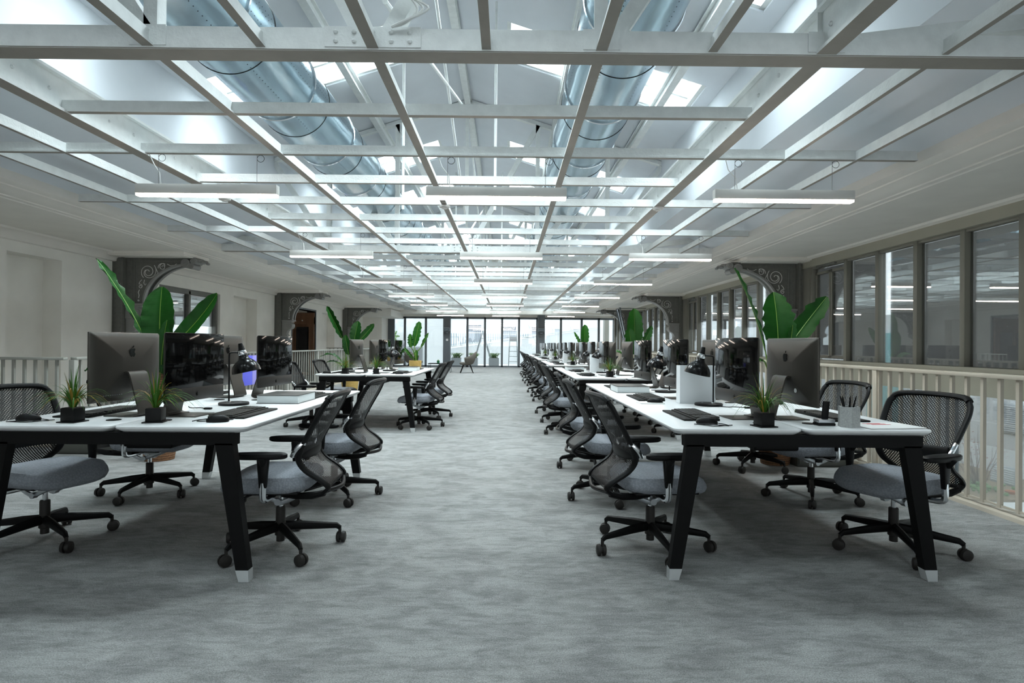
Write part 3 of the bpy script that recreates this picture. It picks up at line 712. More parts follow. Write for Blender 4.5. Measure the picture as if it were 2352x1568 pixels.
# ================================================================ furniture
def make_chair():   # faces +y
    t = thing('office_chair', '', 'office chair')
    # seat cushion: superellipse rings with a waterfall front
    b = MB(); prev = None; N_ = 40
    for z, s_ in ((.352, .80), (.355, .90), (.37, .965), (.392, 1.0), (.412, .985), (.428, .93), (.438, .82), (.443, .6), (.444, .3)):
        q = []
        for i in range(N_):
            a = 2 * PI * i / N_; c, s = math.cos(a), math.sin(a); e = 2 / 3.6
            x = math.copysign(abs(c) ** e, c) * .235 * s_; y = math.copysign(abs(s) ** e, s) * .245 * s_ + .035
            zz = z - (max(0, y - .12) ** 2) * 1.1 + (.012 * (abs(x) / .235) ** 2 if z > .42 else 0) + (max(0, -y - .1) ** 2) * .5
            q.append(b.bm.verts.new((x, y, zz)))
        if prev: b.bridge(prev, q)
        else: b.bm.faces.new(q[::-1])
        prev = q
    b.bm.faces.new(prev); b.build('seat', 'seat', t)
    # back profile (y, z, half width)
    pr = [(-.275, .350, .175), (-.305, .38, .182), (-.27, .42, .190), (-.19, .475, .196), (-.155, .53, .202), (-.17, .585, .210), (-.215, .675, .224), (-.265, .765, .232), (-.29, .815, .228)]
    c = catmull([(p[2], p[0], p[1]) for p in pr], 5)
    fr = MB()
    for s_ in (-1, 1):
        path = [(s_ * p.x, p.y, p.z) for p in c]
        fr.tube(path + [(s_ * .205, -.312, .853), (s_ * .17, -.325, .865)], .0125, n=8, flat=1.5)
        fr.tube([(s_ * .175, -.285, .352), (s_ * .165, -.22, .335), (s_ * .11, -.12, .318), (s_ * .06, -.03, .315)], [.016, .02, .018, .015], n=8)
    top = catmull([(-.215, -.305, .845), (-.17, -.325, .866), (0, -.35, .872), (.17, -.325, .866), (.215, -.305, .845)], 5)
    fr.tube(top, .016, n=8, flat=1.3); fr.tube(catmull([(-.178, -.30, .365), (0, -.335, .352), (.178, -.30, .365)], 5), .012, n=8)
    fr.build('back_frame', 'plastic', t)
    sh = MB(); cc = [p for p in c if p.z > .36] + [Vector((.222, -.300, .838)), Vector((.20, -.320, .865))]; rows = []; W = 12
    for p in cc:
        rows.append([(p.x * k / W, p.y - .035 * (1 - (k / W) ** 2) * min(1, (p.z - .36) / .1), p.z) for k in range(-W, W + 1)])
    L = [0]
    for i in range(1, len(cc)): L.append(L[-1] + (cc[i] - cc[i - 1]).length)
    sh.strip(rows, uv=lambda i, j: (j / (2 * W) * .46, L[i])).build('net', 'net', t)
    lp = MB(); lp.tube(catmull([(-.205, -.145, .57), (-.12, -.18, .56), (0, -.195, .555), (.12, -.18, .56), (.205, -.145, .57)], 4), .034, n=8, flat=.25, up=(0, 0, 1)); lp.build('lumbar_pad', 'plastic', t)
    for s_ in (-1, 1): MB().tube(catmull([(s_ * .215, -.125, .55), (s_ * .224, -.145, .585), (s_ * .222, -.175, .615), (s_ * .215, -.195, .62)], 4), .012, n=8).build('lumbar_grip', 'chrome', t)
    for s_ in (-1, 1):
        a = MB(); a.box(s_ * .275 - .017, s_ * .275 + .017, -.030, .030, .40, .55, .008, taper=(.75, .62))
        a.tube([(s_ * .275, 0, .515), (s_ * .275, 0, .558)], [.028, .06], n=10, flat=.5); am = a.build('armrest', 'plastic', t)
        p = MB(); pv = None
        for z, k in ((.552, .92), (.559, 1), (.574, 1), (.580, .93)):
            q = [p.bm.verts.new((s_ * .275 + .043 * k * math.cos(a_), .02 + .142 * k * math.copysign(abs(math.sin(a_)) ** .75, math.sin(a_)), z)) for a_ in [2 * PI * i / 24 for i in range(24)]]
            if pv: p.bridge(pv, q)
            else: p.bm.faces.new(q[::-1])
            pv = q
        p.bm.faces.new(pv); p.build('pad', 'plastic', am)
        MB().tube(catmull([(s_ * .275, 0, .43), (s_ * .275, 0, .36), (s_ * .262, 0, .335), (s_ * .20, 0, .328), (s_ * .08, 0, .33)], 4), .015, n=10, flat=1.2).build('support_tube', 'chrome', am)
    mch = MB(); mch.box(-.09, .09, -.07, .13, .315, .35, .01)
    for s_ in (-1, 1):
        mch.tube(catmull([(s_ * .055, .20, .348), (s_ * .055, .10, .318), (s_ * .052, .0, .276), (s_ * .052, -.03, .272), (s_ * .058, -.09, .30), (s_ * .06, -.11, .335)], 4), .014, n=8, flat=.7)
        mch.cyl((s_ * .045, -.005, .275), (s_ * .072, -.005, .275), .018)
    mch.build('tilt_mechanism', 'alu', t)
    lv = MB(); lv.box(-.20, .20, -.15, .20, .345, .358, .004); lv.tube([(-.08, .1, .335), (-.22, .12, .335)], .007, n=6); lv.box(-.25, -.22, .10, .14, .32, .34, .004); lv.build('seat_shell', 'plastic', t)
    MB().cyl((0, 0, .22), (0, 0, .30), .0135).build('gas_spring', 'chrome', t)
    MB().lathe([(0, .045), (.022, .045), (.022, .075), (.030, .08), (.030, .145), (.026, .15), (.0255, .23), (.023, .235), (0, .235)]).build('column', 'rubber', t)
    for k in range(5):
        a = 2 * PI * k / 5 + .0; ca, sa = math.cos(a), math.sin(a)
        leg = MB(); leg.tube([(ca * .02, sa * .02, .125), (ca * .12, sa * .12, .118), (ca * .30, sa * .30, .098), (ca * .32, sa * .32, .082)], [.027, .025, .017, .013], n=8, flat=.8, up=(0, 0, 1))
        lg = leg.build('base_leg', 'black', t)
        cs = MB(); cs.cyl((ca * .318, sa * .318, .05), (ca * .318, sa * .318, .085), .009, n=8)
        cx, cy_ = ca * .325, sa * .325; d = Vector((math.cos(a + .7 * k), math.sin(a + .7 * k), 0))
        for s_ in (-1, 1):
            p = Vector((cx, cy_, .0315)); 
            cs.tube([p + d * (s_ * .006), p + d * (s_ * .012), p + d * (s_ * .022), p + d * (s_ * .026)], [.0315, .0315, .029, .02], n=16)
        cs.cyl(Vector((cx, cy_, .0315)) - d * .01, Vector((cx, cy_, .0315)) + d * .01, .02, n=10)
        cs.build('caster', 'rubber', lg)
    return t
CH = Proto(make_chair())

ZD = .74
def make_bench(L, name_loc, label, group):
    t = thing('bench_desk', label, 'desk', name_loc, 0, group)
    hw = .64
    for s_ in (-1, 1):
        b = MB(); pts = []; r = .045; x0, x1 = (.004, hw) if s_ > 0 else (-hw, -.004); y0, y1 = 0, L
        for cx, cy_, a0 in ((x1 - r, y0 + r, -PI / 2), (x1 - r, y1 - r, 0), (x0 + r, y1 - r, PI / 2), (x0 + r, y0 + r, PI)):
            for i in range(7): a = a0 + PI / 2 * i / 6; pts.append((cx + r * math.cos(a), cy_ + r * math.sin(a)))
        mx, my = (x0 + x1) / 2, L / 2
        def ins(d): return [(mx + (x - mx) * (1 - d / ((x1 - x0) / 2)), my + (y - my) * (1 - d / (L / 2))) for x, y in pts]
        prev = None
        for z, d in ((ZD - .030, .022), (ZD - .014, .003), (ZD - .010, 0), (ZD - .002, 0), (ZD, .002)):
            q = [b.bm.verts.new((x, y, z)) for x, y in ins(d)]
            if prev: b.bridge(prev, q)
            else: b.bm.faces.new(q[::-1])
            prev = q
        b.bm.faces.new(prev); top = b.build('desktop', 'white', t)
        for i in range(int(L / 1.05)):
            MB().lathe([(0, .0), (.034, .0), (.034, .003), (.028, .004), (0, .0035)], (s_ * .13, .22 + i * 1.1, ZD), n=20).build('cable_port', 'plastic', top)
    f = MB()
    for y in (.04, L - .06): f.box(-.585, .585, y - .03, y + .03, ZD - .088, ZD - .03)
    for x in (-.36, .36): f.box(x - .02, x + .02, .08, L - .08, ZD - .085, ZD - .03)
    f.box(-.12, .12, .3, L - .3, ZD - .16, ZD - .09, .01)
    f.build('frame', 'black', t, smooth=False)
    for x in (-1, 1):
        for y in (.035, L - .06):
            l = MB(); top_, bot = x * .535, x * .635
            def sec(z, k=1): 
                fx = top_ + (bot - top_) * (1 - z / (ZD - .085)); return fx
            P = []
            for z in (.055, ZD - .08):
                c = sec(z); ww = .030 if z < .1 else .042
                P += [(c - ww, y - .025, z), (c + ww, y - .025, z), (c + ww, y + .025, z), (c - ww, y + .025, z)]
            l.hexa(P); lg = l.build('leg', 'black', t, smooth=False)
            P = []
            for z in (0, .055):
                c = sec(z); ww = .024 if z < .01 else .031
                P += [(c - ww, y - .026, z), (c + ww, y - .026, z), (c + ww, y + .026, z), (c - ww, y + .026, z)]
            MB().hexa(P).build('foot', 'foot', lg, smooth=False)
    return t
def make_computer():   # screen faces -y, stands on z=0
    t = thing('desktop_computer', '', 'computer')
    W, Z0, Z1 = .264, .085, .452
    def outline(w_, z0, z1, r=.012):
        pts = []
        for cx, cz, a0 in ((w_ - r, z0 + r, -PI / 2), (w_ - r, z1 - r, 0), (-w_ + r, z1 - r, PI / 2), (-w_ + r, z0 + r, PI)):
            for i in range(5): a = a0 + PI / 2 * i / 4; pts.append((cx + r * math.cos(a), cz + r * math.sin(a)))
        return pts
    b = MB(); prev = None
    for y, k in ((-.0005, 1), (.004, 1), (.010, .985), (.022, .86), (.034, .60), (.040, .28)):
        q = [b.bm.verts.new((x * k, y, (Z0 + Z1) / 2 + (z - (Z0 + Z1) / 2) * k)) for x, z in outline(W, Z0, Z1)]
        if prev: b.bridge(prev, q)
        else: b.bm.faces.new(q)
        prev = q
    b.bm.faces.new(prev[::-1]); b.build('back_shell', 'mac', t)
    MB().box(-W + .001, W - .001, -.004, -.0006, Z0 + .072, Z1 - .001, .001).build('screen', 'screen', t)
    ch = MB().box(-W + .001, W - .001, -.004, -.0006, Z0 + .001, Z0 + .071, .001).build('chin', 'macl', t)
    def emblem(y, cz, s_, sgn=1):
        L_ = MB(); body = []
        prof = [(0, .38), (.16, .46), (.34, .42), (.43, .30), (.33, .16), (.30, .02), (.36, -.12), (.46, -.20), (.36, -.42), (.22, -.56), (.10, -.54), (0, -.50), (-.10, -.54), (-.22, -.56), (-.36, -.42), (-.46, -.12), (-.46, .16), (-.36, .38), (-.18, .46)]
        c = catmull([(a * sgn, 0, z) for a, z in prof + prof[:1]], 3)[:-1]
        L_.prism([(p.x * s_, cz + p.z * s_) for p in c], y - .0012, y + .0012)
        lf = [(.0, .52), (.02, .66), (.12, .78), (.22, .82), (.21, .68), (.12, .56)]
        L_.prism([(a * sgn * s_, cz + z * s_) for a, z in lf], y - .0012, y + .0012); return L_
    emblem(.0395, .345, .045, -1).build('emblem', 'logo', t); emblem(-.0042, Z0 + .034, .018).build('emblem', 'logo', ch)
    MB().cyl((.10 * 0 - .10, .030, .165), (-.10, .0365, .165), .012, n=20).build('power_socket', 'switch', t)
    pr = MB()
    for i in range(9): pr.box(.055 + i * .016, .064 + i * .016, .018, .0245, .118, .1235)
    pr.build('ports', 'alu', t)
    path = catmull([(0, .038, .235), (0, .062, .238), (0, .078, .215), (0, .105, .13), (0, .135, .03), (0, .128, .010), (0, .095, .005)], 5)
    st = MB(); rows = []
    for off in (0, 1):
        r = []
        for i, p in enumerate(path):
            d = (path[min(i + 1, len(path) - 1)] - path[max(i - 1, 0)]).normalized(); nrm = Vector((0, -d.z, d.y)) * .004 * (1 if off else -1)
            wd = .062 + .028 * i / (len(path) - 1)
            r.append([(-wd, p.y + nrm.y, p.z + nrm.z), (wd, p.y + nrm.y, p.z + nrm.z)])
        rows.append(r)
    V = [[[st.bm.verts.new(q) for q in e] for e in r] for r in rows]
    for i in range(len(path) - 1):
        a, b2, c, d = V[0][i], V[0][i + 1], V[1][i], V[1][i + 1]
        st.bm.faces.new((a[0], a[1], b2[1], b2[0])); st.bm.faces.new((c[0], d[0], d[1], c[1])); st.bm.faces.new((a[0], b2[0], d[0], c[0])); st.bm.faces.new((a[1], c[1], d[1], b2[1]))
    st.box(-.09, .09, -.055, .115, 0, .006, .002)
    so = st.build('stand', 'mac', t)
    MB().tube([(0, .118, .098), (0, .1105, .096)], .021, n=20).build('cable_hole', 'plastic', so)
    return t
def make_keyboard():   # long side along x, user at -y
    t = thing('keyboard', '', 'keyboard'); b = MB(); b.box(-.225, .225, -.07, .07, 0, .014, .004); b.box(-.225, .225, -.125, -.072, 0, .010, .005); b.build('body', 'kbd', t)
    k = MB()
    for r in range(6):
        for i in range(20):
            if r == 0 and 5 <= i < 10: continue
            if i in (14,) : continue
            x = -.212 + i * .0213; y = -.055 + r * .0215; k.box(x, x + .0185, y, y + .0185, .014, .0195 + r * .0006, taper=None)
        if r == 0: k.box(-.212 + 5 * .0213, -.212 + 10 * .0213 - .003, -.055, -.0365, .014, .0195)
    k.build('keys', 'key', t, smooth=False); return t
def make_mouse(cable):
    t = thing('computer_mouse', '', 'mouse'); b = MB(); prev = None
    for z, s_ in ((0, .93), (.006, 1), (.014, .98), (.024, .85), (.032, .6), (.036, .3)):
        q = [b.bm.verts.new((.032 * s_ * math.cos(a) * (1 - .12 * math.sin(a)), .055 * s_ * math.sin(a) - .006 * z / .036, z)) for a in [2 * PI * i / 20 for i in range(20)]]
        if prev: b.bridge(prev, q)
        else: b.bm.faces.new(q[::-1])
        prev = q
    b.bm.faces.new(prev); b.build('shell', 'plastic', t); MB().box(-.003, .003, .018, .038, .026, .034, .002).build('scroll_wheel', 'rubber', t)
    if cable:
        P = [(0, .055, .006), (.02, .09, .004), (.06, .10, .004), (.08, .05, .008), (.04, .0, .006), (.055, -.06, .004), (.09, -.05, .008), (.10, .03, .004), (.07, .09, .006), (.03, .12, .004)]
        MB().tube(catmull(P, 4), .0025, n=5).build('cable', 'plastic', t)
    return t
def make_lamp():   # head towards -y
    t = thing('desk_lamp', '', 'lamp')
    MB().lathe([(0, 0), (.090, 0), (.092, .003), (.092, .014), (.088, .017), (0, .017)], n=32).build('base', 'plastic', t)
    MB().lathe([(0, .017), (.014, .017), (.012, .024), (0, .026)], (0, .03, 0), n=16).build('collar', 'chrome', t)
    MB().lathe([(0, .016), (.007, .016), (.006, .0195), (0, .02)], (0, -.04, 0), n=12).build('switch_button', 'chrome', t)
    MB().tube(catmull([(0, .03, .017), (0, .03, .2), (0, .03, .315), (0, .022, .335), (0, -.01, .338), (0, -.045, .338)], 4), .0055, n=8).build('pole', 'plastic', t)
    R_ = Matrix.Translation((0, -.048, .338)) @ Matrix.Rotation(-.22, 4, 'X')
    h = MB(); h.cyl((0, -.02, .338), (0, -.068, .338), .010, n=10)
    h.lathe([(0, .062), (.012, .06), (.015, .05), (.020, .02), (.024, .012)], n=20, M=R_)
    h.build('head_joint', 'plastic', t)
    MB().lathe([(.0245, .012), (.0255, .010), (.0275, -.014), (.0265, -.016)], n=24, M=R_).build('silver_band', 'chrome', t)
    sh = MB().lathe([(.026, -.014), (.030, -.03), (.036, -.045), (.056, -.060), (.074, -.080), (.084, -.103), (.088, -.128), (.086, -.130), (.082, -.103), (.072, -.082), (.054, -.063), (.034, -.048), (.026, -.035)], n=32, M=R_).build('shade', 'gloss', t)
    MB().sphere((0, 0, 0), .001, n=6).bm.free()
    bl = MB(); bl.lathe([(0, -.085), (.018, -.078), (.024, -.062), (.016, -.045), (.012, -.035)], n=16, M=R_); bl.build('bulb', 'copper', sh)
    return t
def make_file():
    t = thing('magazine_box', '', 'magazine box'); b = MB(); w_, d, h = .125, .045, .265
    for a in ((-w_, w_, -d, -d + .003, 0, h), (-w_, w_, d - .003, d, 0, h), (-w_, -w_ + .003, -d, d, 0, h), (w_ - .003, w_, -d, d, 0, h), (-w_, w_, -d, d, 0, .003)): b.box(*a)
    b.build('card_body', 'card', t, smooth=False); MB().box(-w_ + .008, w_ - .008, -.03, .028, .004, h - .02).build('papers', 'paper', t, smooth=False); return t
def make_book(extra):
    t = thing('large_book', '', 'book'); w_, d = .135, .17
    MB().box(-w_, w_, -d, d, .003, .052).build('pages', 'page', t, smooth=False)
    c = MB(); c.box(-w_ - .004, w_ + .004, -d - .003, d + .003, 0, .003); c.box(-w_ - .004, w_ + .004, -d - .003, d + .003, .052, .056); c.box(-w_ - .004, w_ + .004, d, d + .003, 0, .056); c.build('cover', 'cover', t, smooth=False)
    return t
def grass(n, seed, h0, h1):
    rnd = random.Random(seed); out = [MB(), MB()]
    for i in range(n):
        a = rnd.uniform(0, 2 * PI); l = rnd.uniform(h0, h1); r = rnd.uniform(.2, 1.) ; lean = rnd.uniform(.2, 1.15)
        p = []; 
        for k in range(7):
            f = k / 6; rad = lean * l * (f ** 1.25) * .78; z = l * (f * (1.15 - .15 * lean) - lean * .95 * f ** 2.3)
            p.append(Vector((math.cos(a) * (rad + .012 * r), math.sin(a) * (rad + .012 * r), z)))
        side = Vector((-math.sin(a), math.cos(a), 0)); rows = [[q - side * .0036 * (1 - (k / 6) ** 2 * .9), q + Vector((0, 0, .0008)), q + side * .0036 * (1 - (k / 6) ** 2 * .9)] for k, q in enumerate(p)]
        out[1 if rnd.random() < .25 else 0].strip(rows)
    return out
def make_pot(seed, n=85):
    t = thing('potted_grass', '', 'potted plant'); b = MB(); b.box(-.048, .048, -.048, .048, 0, .006, .002); b.box(-.036, .036, -.036, .036, .006, .072, .003); pt = b.build('pot', 'plastic', t)
    MB().box(-.032, .032, -.032, .032, .071, .0735).build('soil', 'soil', pt)
    g, y = grass(n, seed, .13, .25)
    for q, m, nm in ((g, 'grassl', 'green_blades'), (y, 'grassy', 'yellow_blades')):
        for v in q.bm.verts: v.co.z += .072
        q.build(nm, m, t, fix=False)
    return t
PC = Proto(make_computer()); KB = Proto(make_keyboard()); MS = Proto(make_mouse(True)); MS2 = Proto(make_mouse(False)); LM = Proto(make_lamp()); FB = Proto(make_file()); BK = Proto(make_book(0)); PT = Proto(make_pot(4)); PT2 = Proto(make_pot(11))

BW = [('niche', -1.89, 2.80, 2.2, 2), ('niche', -1.85, 7.55, 2.2, 2)] + [('window', 1.455, 2.85 + 4.26 * k, 3.3, 3) for k in range(5)]
O5 = ('first', 'second', 'third', 'fourth', 'last')
rnd = random.Random(21)
cnt = {'niche': 0, 'window': 0}
for row, xc, y0, L, ns in BW:
    k = cnt[row]; cnt[row] += 1; oname = (('first', 'second')[k] if row == 'niche' else O5[k]); where = '%s window-row bench' % oname
    if row == 'niche': where = '%s stairwell bench' % ('first' if k == 0 else 'second')
    make_bench(L, (xc, y0, 0), 'white-topped double bench desk on splayed black legs, %s' % where, 'bench desks')
    ai = 1 if row == 'niche' else -1     # direction of the aisle
    for s in range(ns):
        ys = y0 + .47 + 1.1 * s + .03
        pos = (('camera end', 'far end') if ns == 2 else ('camera end', 'middle place', 'far end'))[s]
        for sd in (ai, -ai):
            sname = 'aisle side' if sd == ai else ('stairwell side' if row == 'niche' else 'balustrade side')
            sh = .28 if (row == 'window' and k > 0) else 0
            hidden = (row == 'window' and sd != ai and k > 2)
            rz = PI / 2 if sd > 0 else -PI / 2        # faces the desk from its side
            u = Matrix.Rotation(rz, 3, 'Z'); tail = '%s, %s, %s' % (where, sname, pos)
            jx, jr = rnd.uniform(-.03, .03), rnd.uniform(-.10, .10)
            cx = xc + sd * (.64 if sd == ai else .80) + jx
            jr2 = 0
            if row == 'niche' and k == 0 and sd == ai: cx = (-1.257, -1.285)[s]; jr = (.05, -.04)[s]; 
            if row == 'niche' and k == 0 and sd != ai: cx = (-2.64, -2.69)[s]; jr = (-.30, -.05)[s]
            if row == 'window' and k == 0 and sd == ai: cx = (.814, .78, .80)[s]; jr = (.10, .02, -.05)[s]
            if row == 'window' and k == 0 and sd != ai: cx = (2.20, 2.30, 2.32)[s]; jr = (.38, .18, -.05)[s]
            yo = 0
            if row == 'niche' and k == 0 and sd != ai: yo = (.10, .06)[s]
            CH.put((cx, ys + yo - .03, 0), rz + jr, 'black net-back swivel chair, grey seat, %s' % tail, 'net-back office chairs')
            if hidden and k > 3: continue
            xm = xc + sd * .185; a_ = rz
            PC.put((xm - ((.03 if sd < 0 else .012) if row == 'niche' else (-.01 if sd < 0 else .04)), ys + sh - (.06 if s == 0 or row == 'niche' else -.03), ZD), a_ + (-.075 if row == 'niche' else .06), 'dark grey all-in-one desktop computer, %s' % tail, 'all-in-one computers')
            KB.put((xc + sd * .38, ys + .02 + sh, ZD), a_ + .0, 'black keyboard with wrist rest, %s' % tail, 'keyboards')
            my = (ys - .32 if not (row == 'window' and s == 1) else ys - .35) + sh
            if not (row == 'window' and k == 0 and sd != ai and s == 0): (MS if s == 0 else MS2).put((xc + sd * (.42 if not (row == 'niche' and sd != ai) else .53), my, ZD), a_ + .3 * ai, 'black mouse beside the keyboard, %s' % tail, 'computer mice')
            if sd == ai and s < 2:
                yl = y0 + 1.0 + 1.1 * s if row == 'niche' else y0 + (1.12 if k == 0 else 1.32) + 1.08 * s
                if row == 'niche' and s == 1: continue
                xl = xc + sd * (.12 if row == 'niche' else .09)
                if row == 'window' and k > 3 and s == 1: continue
                LM.put((xl, yl, ZD), (PI / 2 if sd > 0 else -PI / 2) + (-.35 if sd < 0 else .2), 'glossy black desk lamp with silver band, %s, beyond the %s computer' % (where, ('first', 'second')[s]), 'black desk lamps')
    # shared small things
    if row == 'window':
        FB.put((xc - .125, y0 + (1.285 if k == 0 else 1.47), ZD), 0, 'upright white magazine box behind the lamp, %s' % where, 'white magazine boxes')
        BK.put((xc - .39, y0 + 2.27, ZD), 0, 'thick dark-covered book lying flat on the aisle side, %s' % where, 'thick books')
        PT.put((xc - .16, y0 + (.10 if k == 0 else .32), ZD), .2, 'small grass plant in a black square pot, %s' % where, 'grass pots')
    else:
        BK.put((xc + .37, y0 + 1.25, ZD), .0, 'thick dark-covered book lying flat on the aisle side, %s' % where, 'thick books')
        PT.put((xc + .12, y0 + .16, ZD), .2, 'small grass plant in a black square pot, aisle half of the %s' % where, 'grass pots')
        PT2.put((xc - .28, y0 + .14, ZD), -.1, 'small grass plant in a black square pot, stairwell half of the %s' % where, 'grass pots')
# one-off things on the first window bench
X0, Y0 = 1.455, 2.85
t = thing('pencil_pot', 'grey concrete hexagonal pot holding black pencils, on the window-row bench nearest the camera', 'pencil pot', (1.735, 2.965, ZD))
b = MB(); hx = [(.051 * math.cos(a), .051 * math.sin(a)) for a in [PI / 3 * i + .25 for i in range(6)]]; hi = [(x * .86, y * .86) for x, y in hx]; prev = None
for ring, z in ((hx, 0), (hx, .103), (hi, .103), (hi, .02)):
    q = [b.bm.verts.new((x, y, z)) for x, y in ring]
    if prev: b.bridge(prev, q)
    else: b.bm.faces.new(q[::-1])
    prev = q
b.bm.faces.new(prev); b.build('vessel', 'concrete', t, smooth=False)
for i, (dx, dy) in enumerate(((-.055, .0), (-.035, .01), (.0, -.01), (.015, .01), (.045, .0))):
    pc = tag(MB().tube([(dx * .1, dy, .022), (dx * .75, dy, .145), (dx * .82, dy * 1.1, .158)], [.0042, .0042, .001], n=6).build('pencil', 'plastic'), 'black pencil standing in the grey concrete pot, %s' % ('leaning most towards the aisle', 'second from the aisle side', 'in the middle', 'second from the window side', 'leaning most towards the window')[i], 'pencil', 'pencils in the concrete pot'); pc.location = (1.735, 2.965, ZD)
t = thing('handset_dock', 'small black handset standing in a grey dock beside the concrete pencil pot', 'handset', (1.638, 3.02, ZD))
MB().box(-.045, .045, -.03, .03, 0, .014, .004).build('dock_base', 'plastic', t); MB().box(-.043, .043, -.029, .029, .014, .032, .004).build('dock_top', 'alu', t); MB().box(-.018, .016, -.006, .006, .03, .125, .004, M=Matrix.Rotation(.10, 4, 'Y')).build('handset', 'plastic', t)
t = thing('magazine', 'open magazine with red headline lying near the corner of the first window-row bench', 'magazine', (1.93, 2.99, ZD), .12)
MB().box(-.15, .15, -.10, .10, 0, .006, .002).build('pages', 'paper', t); m = MB()
for i in range(3): m.box(-.07 + .01 * i, .03 + .012 * i, .06 - i * .022, .072 - i * .022, .006, .0066)
m.build('red_headline', 'red', t); MB().box(-.152, .152, -.103, .103, -.0005, .0012).build('cover', 'cover', t)
t = thing('tablet', 'thin white tablet under the mouse at the middle place, first window-row bench', 'tablet', (1.0, 4.10, ZD), .1); MB().box(-.085, .085, -.06, .06, 0, .006, .002).build('case', 'paper', t)
for i, (x, y, lab) in enumerate(((1.46, 3.82, 'short black lamp cord with inline plug on the first window-row bench'), (-1.90, 3.55, 'short black lamp cord with inline plug on the first stairwell bench'))):
    t = thing('power_lead', lab, 'cable', (x, y, ZD)); MB().tube(catmull([(-.08, .10, .004), (-.02, .02, .004), (.03, .03, .004), (.08, -.02, .006)], 4), .0028, n=5).build('cord', 'plastic', t); MB().box(.08, .125, -.035, -.010, 0, .012, .004).build('plug', 'plastic', t)

# ---------------------------------------------------------------- large leafy plants in tall baskets
def leaf_mesh(bl, br, base, tip, width, bend=.1, fold=.35, face=(0, -1, 0), n=18, stem_from=None, split=0, seed=1):
    base, tip = Vector(base), Vector(tip); d = tip - base; L = d.length; dn = d.normalized(); f = Vector(face); side = dn.cross(f).normalized(); nrm = side.cross(dn).normalized()
    if nrm.dot(f) < 0: nrm = -nrm
    rr = random.Random(seed); rows = []; mid = []
    for i in range(n + 1):
        t = i / n; wd = width / 2 * max(.03, (1 - abs(2 * min(1, t * .98 + .02) - 1) ** 2.6)) ** .62
        c = base + d * t - nrm * (4 * bend * (t - .5) ** 2 - bend) * L * .5
        mid.append(c); r = []
        for j in range(-4, 5):
            u = j / 4; wob = .006 * math.sin(i * 2.1 + j) * abs(u) + (rr.uniform(-.010, .010) if abs(j) == 4 else 0)
            r.append(c + side * (wd * u + (wob if wd > .02 else 0)) + nrm * (fold * wd * abs(u)) + nrm * wob)
        rows.append(r)
    bl.strip(rows, uv=True); br.tube(mid, [.006 * (1 - .8 * i / n) + .001 for i in range(n + 1)], n=5)
    if stem_from is not None:
        s0 = Vector(stem_from); m = s0.lerp(base, .5) + Vector((0, 0, .05)) + (base - s0).cross(f).normalized() * 0
        br.tube(catmull([s0, m, base], 5), [.012 - .0006 * i for i in range(11)], n=6)
def big_plant(name, label, loc, leaves, basket, bh, br_, br0_, scale=1., leafm='leaf'):
    t = thing(name, label, 'potted plant', loc, 0, 'tall leafy plants')
    b = MB(); b.lathe([(0, 0), (br0_, 0), (br0_ + (br_ - br0_) * .3, bh * .15), (br_, bh * .7), (br_ * .97, bh), (br_ * .9, bh), (br_ * .9, bh - .05), (0, bh - .05)], n=28); bk = b.build('basket', basket, t)
    MB().lathe([(0, .0), (br_ * .88, 0), (br_ * .88, -.01)], (0, 0, bh - .035), n=20).build('soil', 'soil', bk)
    for i, lf in enumerate(leaves):
        bl, brb = MB(), MB(); leaf_mesh(bl, brb, *lf[:3], **lf[3], stem_from=(rnd.uniform(-.04, .04), rnd.uniform(-.04, .04), bh - .05), seed=i + 3)
        o = bl.build('leaf', leafm, t, fix=False); brb.build('midrib', 'rib', o)
    return t
A = lambda **k: k
LV1 = [((-.12, 0, 1.10), (-.60, -.05, 1.94), .085, A(bend=.10, fold=.5, face=(.9, -.4, 0))), ((.0, 0, 1.04), (-.02, .05, 1.68), .32, A(bend=.08, fold=.25)), ((.06, .0, 1.05), (.52, .05, 1.62), .19, A(bend=-.12, fold=.35, face=(-.2, -1, .1))),
       ((.04, -.05, .80), (.12, -.10, 1.35), .13, A(bend=.1, fold=.3)), ((.05, -.05, .75), (.22, -.2, .95), .12, A(bend=.2, fold=.4)), ((-.15, -.1, 1.0), (-.55, -.25, .86), .09, A(bend=.25, fold=.6, face=(0, -.5, 1))), ((.2, .1, 1.0), (.45, .2, 1.1), .10, A(bend=.2, fold=.5))]
LVR = [((-.10, 0, 1.10), (-.43, -.05, 1.90), .085, A(bend=.06, fold=.5, face=(.9, -.4, 0))), ((.03, 0, 1.08), (.0, .05, 1.68), .31, A(bend=.08, fold=.25)), ((.10, .0, 1.10), (.53, .05, 1.64), .20, A(bend=-.12, fold=.3, face=(-.2, -1, .1)))] + LV1[3:]
big_plant('leafy_floor_plant', 'tall broad-leaved plant in a brown basket behind the first window-row bench', (2.62, 5.72, 0), LVR, 'basket', .62, .19, .13)
big_plant('leafy_floor_plant', 'tall broad-leaved plant in a brown basket behind the first stairwell bench', (-3.38, 5.72, 0), LV1, 'basket', .88, .19, .13)
LV2 = [((-.18, 0, 1.25), (-.52, -.05, 1.96), .15, A(bend=.12, fold=.9, face=(.3, -.9, 0))), ((.08, 0, 1.13), (.16, .05, 1.64), .24, A(bend=.08, fold=.3)), ((.15, .0, 1.15), (.52, .05, 1.58), .17, A(bend=-.1, fold=.3, face=(-.2, -1, .1))),
       ((-.02, -.05, .88), (-.10, -.05, 1.32), .18, A(bend=.1, fold=.2)), ((-.15, -.05, .68), (-.66, -.1, .82), .10, A(bend=.5, fold=.5, face=(0, -.3, 1))), ((-.12, -.05, .55), (-.55, -.1, .68), .07, A(bend=.5, fold=.5, face=(0, -.3, 1)))]
